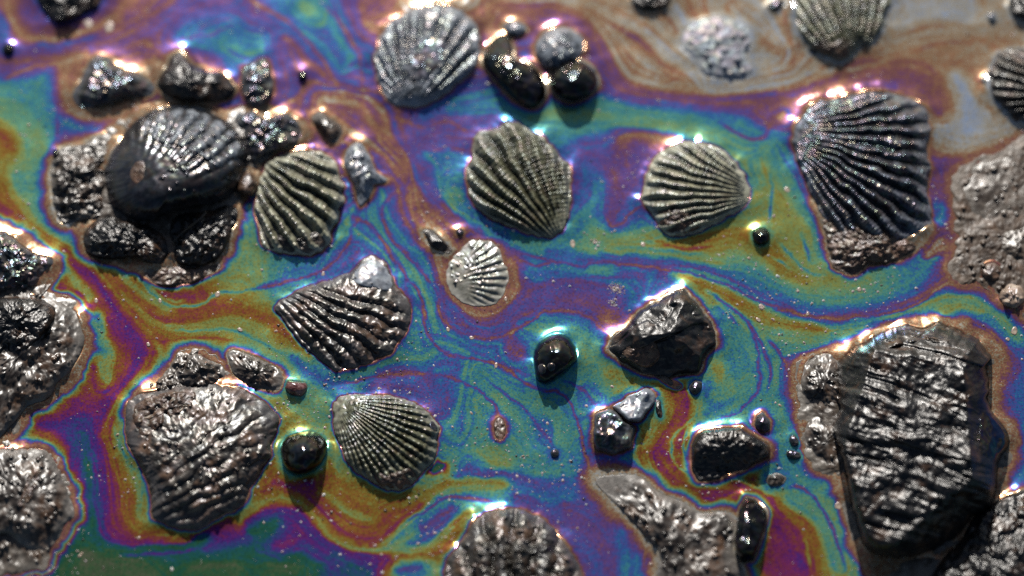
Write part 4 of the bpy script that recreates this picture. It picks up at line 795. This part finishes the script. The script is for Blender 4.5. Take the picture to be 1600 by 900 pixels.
# group behind the cockle
b = Body([(245,132),(257,107),(270,87),(283,80),(294,95),(320,108),(347,113),(363,130),(368,143),(340,158),(300,161),(260,152)], 48, c=(300,128), prof=(2.2,.7), noise=[(22,7,'f'),(8,2.5,'f')], beads=(40,1.6,4.4,(285,85,368,150)), tilt=(-.1,0))
make("rock", "black-faced rock with bright beads, middle of three behind the tall black cockle", "rock", b, 'rock', "three rocks behind the cockle", fringe=9, order=0.6)
b = Body([(143,92),(163,87),(187,105),(217,117),(241,133),(233,150),(200,151),(160,163),(127,167),(113,150),(127,123)], 30, c=(175,132), prof=(2.2,.8), noise=[(24,7,'f'),(9,2.5,'f')], beads=(20,1.5,4))
make("rock", "dull grey two-humped rock, left of three behind the tall black cockle", "rock", b, 'rock_grey', "three rocks behind the cockle", fringe=9, order=0.8)
b = Body([(376,130),(383,104),(398,96),(414,91),(427,121),(424,150),(404,168),(384,158)], 24, c=(403,130), prof=(2.2,.7), noise=[(13,7,'f')], beads=(24,1.6,4))
make("rock", "small crumbly rock, right of three behind the tall black cockle", "rock", b, 'rock_grey', "three rocks behind the cockle", fringe=7, order=1.5)
b = Body([(50,-25),(157,-25),(155,5),(135,17),(113,30),(87,37),(72,20)], 34, c=(105,3), prof=(2.2,.75), noise=[(16,7,'f'),(7,2.5,'f')], beads=(24,1.6,4.5))
make("rock", "dark rock cut by the top border in the upper left, ringed by a brown line", "rock", b, 'rock', None, fringe=6, order=3.6)
b = Body([(537,257),(546,230),(562,223),(577,243),(587,266),(603,281),(586,289),(580,302),(567,318),(560,316),(553,285)], 26, c=(567,265), prof=(2.2,.7), noise=[(12,5,'f')], beads=(14,1.5,4))
make("shell_fragment", "pale crooked shell fragment right of the pale broken scallop", "fragment", b, 'shell_blue', None, fringe=7, order=0.8)
b = Body([(487,187),(500,173),(517,186),(533,197),(534,213),(521,224),(503,208)], 24, c=(511,198), prof=(2.0,1.15), hb=1.2, noise=[(12,4,'f')])
make("rock", "blurred olive brown stone under golden film, above the pale broken scallop", "rock", b, 'mound', None, fringe=9, order=1.0)
b = Body([(660,358),(677,360),(708,391),(700,398),(673,384)], 14, c=(684,377), corner=True, edge_p=6, facets=[(684,377,15,.1,.7),(684,377,15,-.1,-.9)], noise=[(7,1.5,'f')], jag=.6)
make("shell_fragment", "thin dark splinter with a white upper edge, by the small pale fan shell", "fragment", b, 'rock', None, fringe=9, order=0.3)
b = Body([(712,361),(718,357),(725,361),(723,367),(715,368)], 9, prof=(2,.5), jag=.2, res=1.2)
make("pebble", "pinhead dark grain just above the small pale fan shell", "pebble", b, 'rock_grey', None, fringe=6, order=1.0)
b = Body([(356,556),(364,547),(394,556),(416,566),(437,578),(442,597),(434,609),(403,606),(378,594),(364,581)], 22, c=(402,581), prof=(2.0,1.15), hb=1.2, noise=[(18,4,'f'),(7,2.5,'f')], beads=(40,1.4,3.6))
make("shell_fragment", "silvery crusted fragment above the largest muddy shell", "fragment", b, 'mound', None, fringe=8, order=0.3)
b = Body([(444,606),(450,594),(479,598),(481,606),(472,620),(453,616)], 16, c=(463,606), corner=True, edge_p=6, facets=[(463,604,16,-.05,.12),(463,610,17,-.3,-1.2)], noise=[(7,1.5,'f')], jag=.5)
make("shell_fragment", "small square reddish chip at the end of the silvery crusted fragment", "fragment", b, 'rust', None, fringe=7, order=5.5)
b = Body([(272,584),(281,566),(303,552),(325,562),(347,571),(351,588),(340,604),(318,610),(290,608),(276,598)], 26, c=(312,584), prof=(2.0,1.15), hb=1.2, noise=[(16,5,'f'),(7,2.5,'f')], beads=(36,1.5,4))
make("tar_lump", "knobbly brown grey lump on the upper edge of the largest muddy shell", "lump", b, 'mound', None, fringe=11, order=0.4)
# far right and corners
b = Body([(1067,57),(1077,40),(1100,30),(1123,26),(1150,33),(1170,47),(1173,67),(1166,88),(1177,110),(1160,121),(1120,123),(1100,116),(1090,97),(1070,77)], 15, c=(1122,74), prof=(2.4,1.0), hb=1.2, noise=[(20,3,'f'),(9,1,'f')], beads=(40,1.8,5.5))
make("tar_lump", "flat blue grey blistered crust on the thin grey film near the top", "lump", b, 'veiled_blue', None, fringe=10, order=-0.3)
b = Body([(1468,880),(1500,846),(1519,810),(1547,790),(1575,776),(1640,770),(1660,880),(1640,950),(1450,950)], 52, c=(1560,875), prof=(2.3,.8), noise=[(38,10,'f'),(13,6,'f')], beads=(90,1.8,5))
make("rock", "rough brown glinting rock in the lower right corner", "rock", b, 'rock', None, fringe=9, order=0.4)
b = Body([(1562,466),(1568,450),(1582,443),(1598,450),(1602,466),(1592,479),(1574,481)], 18, c=(1582,463), prof=(2,.6), noise=[(9,3,'f')], beads=(12,1.5,3.5))
make("pebble", "round tan concretion at the right border, on brown film", "pebble", b, 'sand', None, fringe=5, order=1.2)
b = Body([(1532,425),(1540,412),(1556,410),(1566,420),(1560,436),(1544,440)], 12, prof=(2,.7), noise=[(8,3,'f')])
make("tar_lump", "low brown bump left of and above the round tan concretion", "lump", b, 'mud', None, fringe=7, order=0.9)
b = Body([(1500,285),(1520,262),(1550,250),(1620,245),(1630,330),(1580,345),(1530,338),(1505,315)], 7, c=(1565,295), prof=(2.0,1.15), hb=1.2, noise=[(22,2,'f')], beads=(30,1.6,4.4))
make("tar_lump", "low pale grey gritty flat at the right border under the brown band of film", "lump", b, 'silt', None, fringe=21, order=0.1)
b = Body([(1560,370),(1580,358),(1625,352),(1630,405),(1590,410),(1566,395)], 12, c=(1594,382), prof=(2.4,1.0), hb=1.2, noise=[(14,4,'f')], beads=(20,1.6,4))
make("tar_lump", "grey lump at the right border above the round tan concretion", "lump", b, 'silt', None, fringe=9, order=0.3)
b = Body([(1577,12),(1585,-6),(1625,-15),(1625,25),(1598,30)], 24, c=(1600,8), prof=(2.2,.7), noise=[(12,4,'f')], beads=(14,1.5,4))
make("rock", "dark rock in the upper right corner", "rock", b, 'rock', None, fringe=9, order=-0.2)
b = Body([(988,-12),(1046,-12),(1042,10),(1028,13),(1010,14),(992,8)], 22, c=(1016,0), prof=(2.2,.7), noise=[(12,5,'f')], beads=(10,1.5,4))
make("rock", "small dark rock cut by the top border, above the blue grey blistered crust", "rock", b, 'rock', None, fringe=9, order=0.5)
b = Body([(1198,10),(1212,0),(1228,2),(1222,12),(1206,16)], 10, prof=(2,.6), noise=[(7,2,'f')])
make("pebble", "tiny dark stone at the top border, left of the cropped olive brown shell", "pebble", b, 'rock_grey', None, fringe=8, order=-0.1)
for pts, lab, mt, H_, o_ in (
    ([(465,118),(470,112),(478,114),(480,121),(473,125),(467,123)], "tiny dark pebble on purple film, left of the round scallop", 'tar', 13, 2.6),
    ([(3,78),(10,68),(20,70),(22,80),(12,86)], "tiny dark pebble at the left border near the top", 'tar', 14, 3.4),
    ([(82,240),(86,232),(92,236),(91,246),(85,248)], "tiny dark grain at the upper left tip of the grey mound", 'tar', 9, 3.0),
    ([(787,42),(797,33),(815,36),(823,45),(812,53),(795,52)], "small silvery stone above the kinked black stone near the top", 'shell_blue', 16, 0.6),
    ([(1262,78),(1268,72),(1277,72),(1280,79),(1271,83)], "tiny dark bead at the left foot of the cropped olive brown shell", 'tar', 10, -0.3),
    ([(1543,26),(1549,19),(1556,22),(1557,30),(1549,33)], "tiny shiny bead on grey film in the upper right", 'shell_blue', 10, 0.0),
    ([(1580,182),(1586,176),(1595,177),(1597,185),(1588,190)], "tiny brown bead under the beaded shell at the right border", 'mud', 11, -0.3),
    ([(860,707),(866,701),(873,705),(872,712),(864,714)], "tiny dark bead ending a thin line on the teal film below centre", 'rock_grey', 8, 4.0),
    ([(772,662),(780,652),(788,660),(790,676),(783,688),(774,682)], "small brown grit clot at the end of a brown line below centre", 'mud', 4, 1.4),
    ([(1533,690),(1533,690)], None, None, 0, 0)):
    if lab: make("pebble", lab, "pebble", Body(pts, H_, prof=(2,.5), jag=.3, noise=[(6,1.2,'f')], res=1.3), mt, None, fringe=7, order=o_)

# oily ring beside the right border shell
def tube_mesh(name, pts, rad, seg=8, closed=False):
    P = np.asarray(pts, float); n = len(P)
    T = np.roll(P, -1, 0) - np.roll(P, 1, 0)
    if not closed: T[0] = P[1] - P[0]; T[-1] = P[-1] - P[-2]
    T /= np.linalg.norm(T, axis=1)[:, None]
    A = np.cross(T, (0, 0, 1.0)); A /= np.linalg.norm(A, axis=1)[:, None] + 1e-12; B = np.cross(A, T)
    r = np.broadcast_to(np.asarray(rad, float), (n,))
    th = np.linspace(0, 2 * np.pi, seg, endpoint=False)
    V = P[:, None] + r[:, None, None] * (np.cos(th)[None, :, None] * A[:, None] + np.sin(th)[None, :, None] * B[:, None])
    k = np.arange(n if closed else n - 1)[:, None]; j = np.arange(seg); j2 = (j + 1) % seg; k2 = (k + 1) % n
    q = np.stack([k * seg + j, k * seg + j2, k2 * seg + j2, k2 * seg + j], -1).reshape(-1, 4)
    V = V.reshape(-1, 3); tr = None
    if not closed:
        V = np.vstack([V, P[:1], P[-1:]]); a, c = len(V) - 2, len(V) - 1; e = (n - 1) * seg
        tr = np.vstack([np.stack([np.full(seg, a), j2, j], -1), np.stack([np.full(seg, c), e + j, e + j2], -1)])
    return mesh_np(name, V, q, tr, {'rib': np.ones(len(V)), 'edge': np.zeros(len(V))})
t = np.linspace(0, 2 * np.pi, 28, endpoint=False)
o = link("tar_ring", tube_mesh("tar_ring", at(1544 + 8 * np.cos(t), 123 + 9 * np.sin(t), 3.0), (3.0 + .6 * np.sin(3 * t)) * PX, 8, True), M['shell_blue'])
tag(o, "small shiny ring of oil beside the beaded shell at the right border", "ring")
# the twig over the pitted lump
k = np.linspace(0, 1, 26); tx = 322 - 54 * k + 2 * np.sin(k * 7); ty = 331 + 50 * k
hh = TWIG_BODY.height(tx, ty)[0] + 2.5
hh = np.convolve(np.pad(hh, 4, mode='edge'), np.ones(9) / 9, 'valid') + 1
p0 = at(tx[:1], ty[:1], 0)[0]
o = link("twig", tube_mesh("twig", at(tx, ty, hh) - p0, (2.4 - 1.0 * k) * PX, 7), M['twig']); o.location = p0
tag(o, "thin brown twig lying across the pitted lump under the tall black cockle", "twig")

# ------------------------------------------------------------------ pale sand flakes large enough to pick out
FLAKES = [(171,42,9,8),(138,36,8,7),(1585,517,7,5),(1575,530,4,3),(1190,479,5,4),(1013,663,4,6),(895,380,7,4),(930,378,4,3),(437,638,5,4),(1152,677,4,3),(1343,452,4,4),(1310,790,6,7),(1230,296,5,4),(737,528,4,3),(606,604,4,3),(775,571,5,3),(505,428,4,3),(320,425,5,3),
          (290,430,4,3),(1005,382,4,4),(190,725,5,6),(375,515,5,3),(340,460,5,4),(1262,490,4,3),(1040,812,5,4),(150,470,4,3),(232,538,4,3),(700,515,4,3),(790,467,4,3),(1185,500,5,3),(1330,300,4,3),(250,470,4,3)]
rg = random.Random(5)
for i, (x, y, a, c_) in enumerate(FLAKES):
    n = 9; th = [6.283 * k / n + rg.uniform(-.2, .2) for k in range(n)]; rot = rg.uniform(0, 3.1)
    pts = []
    for q in th:
        r = rg.uniform(.8, 1.1); u, v = a * r * math.cos(q), c_ * r * math.sin(q)
        pts.append((x + u * math.cos(rot) - v * math.sin(rot), y + u * math.sin(rot) + v * math.cos(rot)))
    bd = Body(pts, 0.8, prof=(4, .7), jag=.2, hb=0.4, res=1.4)
    o = link("sand_flake", bd.mesh("sand_flake"), M['sand']); o.location = bd.base
    tag(o, "tiny pale sand flake afloat on the rainbow oil film", "sand flake", "pale sand flakes on the film")

# ------------------------------------------------------------------ the film itself: one sheet, rising where it wets the stones
def axis(lo, hi, step, reach):
    a = np.arange(lo, hi + step / 2, step); g = []; d = step; p = 0.0
    while p < reach:
        d *= 1.28; p += d; g.append(p)
    g = np.array(g)
    return np.concatenate([(lo - g)[::-1], a, hi + g])
gx = axis(-0.0935, 0.0935, 0.000165, 6.0)
_lo = at(800, 985)[1]; _hi = at(800, -85)[1]
gy = axis(_lo, _hi, 0.0002, 6.0)
GX, GY = np.meshgrid(gx, gy)
qx, qy = to_px(np.clip(GX, -0.11, 0.11), np.clip(GY, -0.09, 0.095))
ordr = bil(ORDER, qx, qy)
ordr = ordr + 0.0
Z = 0.00003 * fbm(GX / 0.004, GY / 0.004, 2, 3) + 0.00005 * fbm(GX / 0.013, GY / 0.013, 4, 2)
RISE = np.zeros_like(Z); FR = np.zeros_like(Z); FO = np.zeros_like(Z); DIN = np.zeros_like(Z)
for poly, rise, fringe, order in FOOT:
    mg = 0.012
    i0, i1 = np.searchsorted(gy, [poly[:, 1].min() - mg, poly[:, 1].max() + mg]); j0, j1 = np.searchsorted(gx, [poly[:, 0].min() - mg, poly[:, 0].max() + mg])
    if i1 <= i0 or j1 <= j0: continue
    X = GX[i0:i1, j0:j1]; Y = GY[i0:i1, j0:j1]
    st = max(1, len(poly) // 110); P = poly[::st]; Q = np.roll(P, -1, 0)
    d2 = np.full(X.shape, 1.0); ins = np.zeros(X.shape, bool)
    for (ax, ay), (bx, by) in zip(P, Q):
        ex, ey = bx - ax, by - ay; t = np.clip(((X - ax) * ex + (Y - ay) * ey) / (ex * ex + ey * ey + 1e-18), 0, 1)
        d2 = np.minimum(d2, (X - ax - t * ex) ** 2 + (Y - ay - t * ey) ** 2)
        if ay != by:
            cr = ((ay > Y) != (by > Y)) & (X < ex * (Y - ay) / ey + ax)
            ins ^= cr
    d = np.sqrt(d2)
    wob = 1 + 0.5 * fbm(X / 0.003, Y / 0.003, 31, 2)
    lam = 0.0009 + 1.2 * rise
    rise = rise * np.clip(1.0 + 1.5 * fbm(X / 0.0052, Y / 0.0052, 33, 2), 0.3, 2.0)
    r = np.where(ins, rise - 0.5 * d, rise * np.exp(-d / lam))
    s = RISE[i0:i1, j0:j1]; RISE[i0:i1, j0:j1] = np.where(ins, np.where(s > rise, np.maximum(r, s), r), np.maximum(s, r))
    w = np.where(ins, 1.0, np.exp(-(d / (fringe * PX * wob)) ** 2))
    m = w > FR[i0:i1, j0:j1]
    FR[i0:i1, j0:j1] = np.where(m, w, FR[i0:i1, j0:j1]); FO[i0:i1, j0:j1] = np.where(m, order, FO[i0:i1, j0:j1])
_r = np.maximum(RISE, -0.0006)
for _ in range(3):
    q = np.pad(_r, 1, mode='edge'); _r = (q[:-2, 1:-1] + q[2:, 1:-1] + q[1:-1, :-2] + q[1:-1, 2:] + 4 * q[1:-1, 1:-1]) / 8
Z = Z + _r
ordr = ordr * (1 - FR) + FO * FR
ny, nx = GX.shape
V = np.stack([GX, GY, Z], -1).reshape(-1, 3)
i = np.arange(ny - 1)[:, None] * nx; j = np.arange(nx - 1)
quads = np.stack([i + j, i + j + 1, i + nx + j + 1, i + nx + j], -1).reshape(-1, 4)
film = link("oil_film", mesh_np("oil_film", V, quads, None, {'order': ordr}), M['film'])
tag(film, "rainbow oil film in swirling bands over wet mud", None, None, "structure")

# mud under the film, out to the horizon
gm, nt, bb = new_mat("wet_mud")
tcn = N(nt, "ShaderNodeTexCoord").outputs["Object"]
rm = ramp(nt, noise_tex(nt, 40, 6, 0.6, tcn).outputs[0], [(0.3, (0.05, 0.04, 0.03)), (0.7, (0.12, 0.1, 0.08))])
nt.links.new(rm.outputs[0], bb.inputs["Base Color"]); bb.inputs["Roughness"].default_value = 0.5
g = 60.0
ground = link("ground", mesh_np("ground", [(-g, -g, -0.004), (g, -g, -0.004), (g, g, -0.004), (-g, g, -0.004)], [(0, 1, 2, 3)], None, None, False), gm)
tag(ground, "dark wet mud lying under the oil film", None, None, "structure")

# ------------------------------------------------------------------ fine grit scattered on the film
rs = np.random.RandomState(11)
n = 12000
gxp = rs.uniform(-60, 1660, n * 2); gyp = rs.uniform(-60, 960, n * 2)
den = np.clip(0.5 + 0.9 * fbm(gxp / 130.0, gyp / 130.0, 61, 3), 0.12, 1) * np.clip(0.35 + gyp / 700.0, 0.3, 1)
keep = rs.rand(n * 2) < den ** 1.8 * 1.2
gxp, gyp = gxp[keep][:n], gyp[keep][:n]; n = len(gxp)
for fx_, fy_, fr_, fn_ in ((963, 451, 9, 130), (957, 474, 6, 40), (930, 380, 5, 25), (1190, 480, 5, 25), (430, 640, 5, 25)):      # froth clots
    gxp = np.concatenate([gxp, fx_ + rs.randn(fn_) * fr_ * 0.6]); gyp = np.concatenate([gyp, fy_ + rs.randn(fn_) * fr_ * 0.5])
base = at(gxp, gyp, 0.0)
ii = np.clip(np.searchsorted(gy, base[:, 1]), 0, ny - 1); jj = np.clip(np.searchsorted(gx, base[:, 0]), 0, nx - 1)
free = FR[ii, jj] < 0.85
base = base[free]; base[:, 2] = Z[ii, jj][free]; n = len(base)
rad = (0.9 + 2.1 * rs.rand(n) ** 4) * PX
ang = rs.uniform(0, 6.28, n); el = rs.uniform(0.6, 1.5, n)
k = 5; th = np.arange(k) / k * 6.283
ring = np.stack([np.cos(th), np.sin(th)], -1)[None] * rad[:, None, None] * rs.uniform(0.75, 1.15, (n, k, 1))
ring[:, :, 0] *= el[:, None]
c_, s_ = np.cos(ang)[:, None], np.sin(ang)[:, None]
rx = ring[:, :, 0] * c_ - ring[:, :, 1] * s_; ry = ring[:, :, 0] * s_ + ring[:, :, 1] * c_
lo = np.stack([base[:, None, 0] + rx, base[:, None, 1] + ry, np.broadcast_to(base[:, None, 2] - 0.2 * PX, rx.shape)], -1)
top = base + np.stack([0 * rad, 0 * rad, rad * 0.8], -1)
V = np.concatenate([lo, top[:, None]], 1).reshape(-1, 3)
o0 = np.arange(n)[:, None] * (k + 1); j = np.arange(k)
tris = np.stack([o0 + j, o0 + (j + 1) % k, np.broadcast_to(o0 + k, (n, k))], -1).reshape(-1, 3)
gm2, nt, bb = new_mat("grit")
ca = N(nt, "ShaderNodeAttribute", attribute_name="tint").outputs["Fac"]
rr = ramp(nt, ca, [(0.0, (0.02, 0.012, 0.01)), (0.12, (0.05, 0.03, 0.02)), (0.14, (0.32, 0.22, 0.15)), (0.35, (0.4, 0.3, 0.26)), (0.6, (0.36, 0.26, 0.28)), (0.85, (0.5, 0.48, 0.46)), (1.0, (0.3, 0.34, 0.36))])
nt.links.new(rr.outputs[0], bb.inputs["Base Color"]); bb.inputs["Roughness"].default_value = 0.35
grit = link("grit", mesh_np("grit", V, None, tris, {'tint': np.repeat(rs.rand(n), k + 1)}, False), gm2)
tag(grit, "fine pale grit and froth specks sprinkled over the oil film", None, None, "stuff")
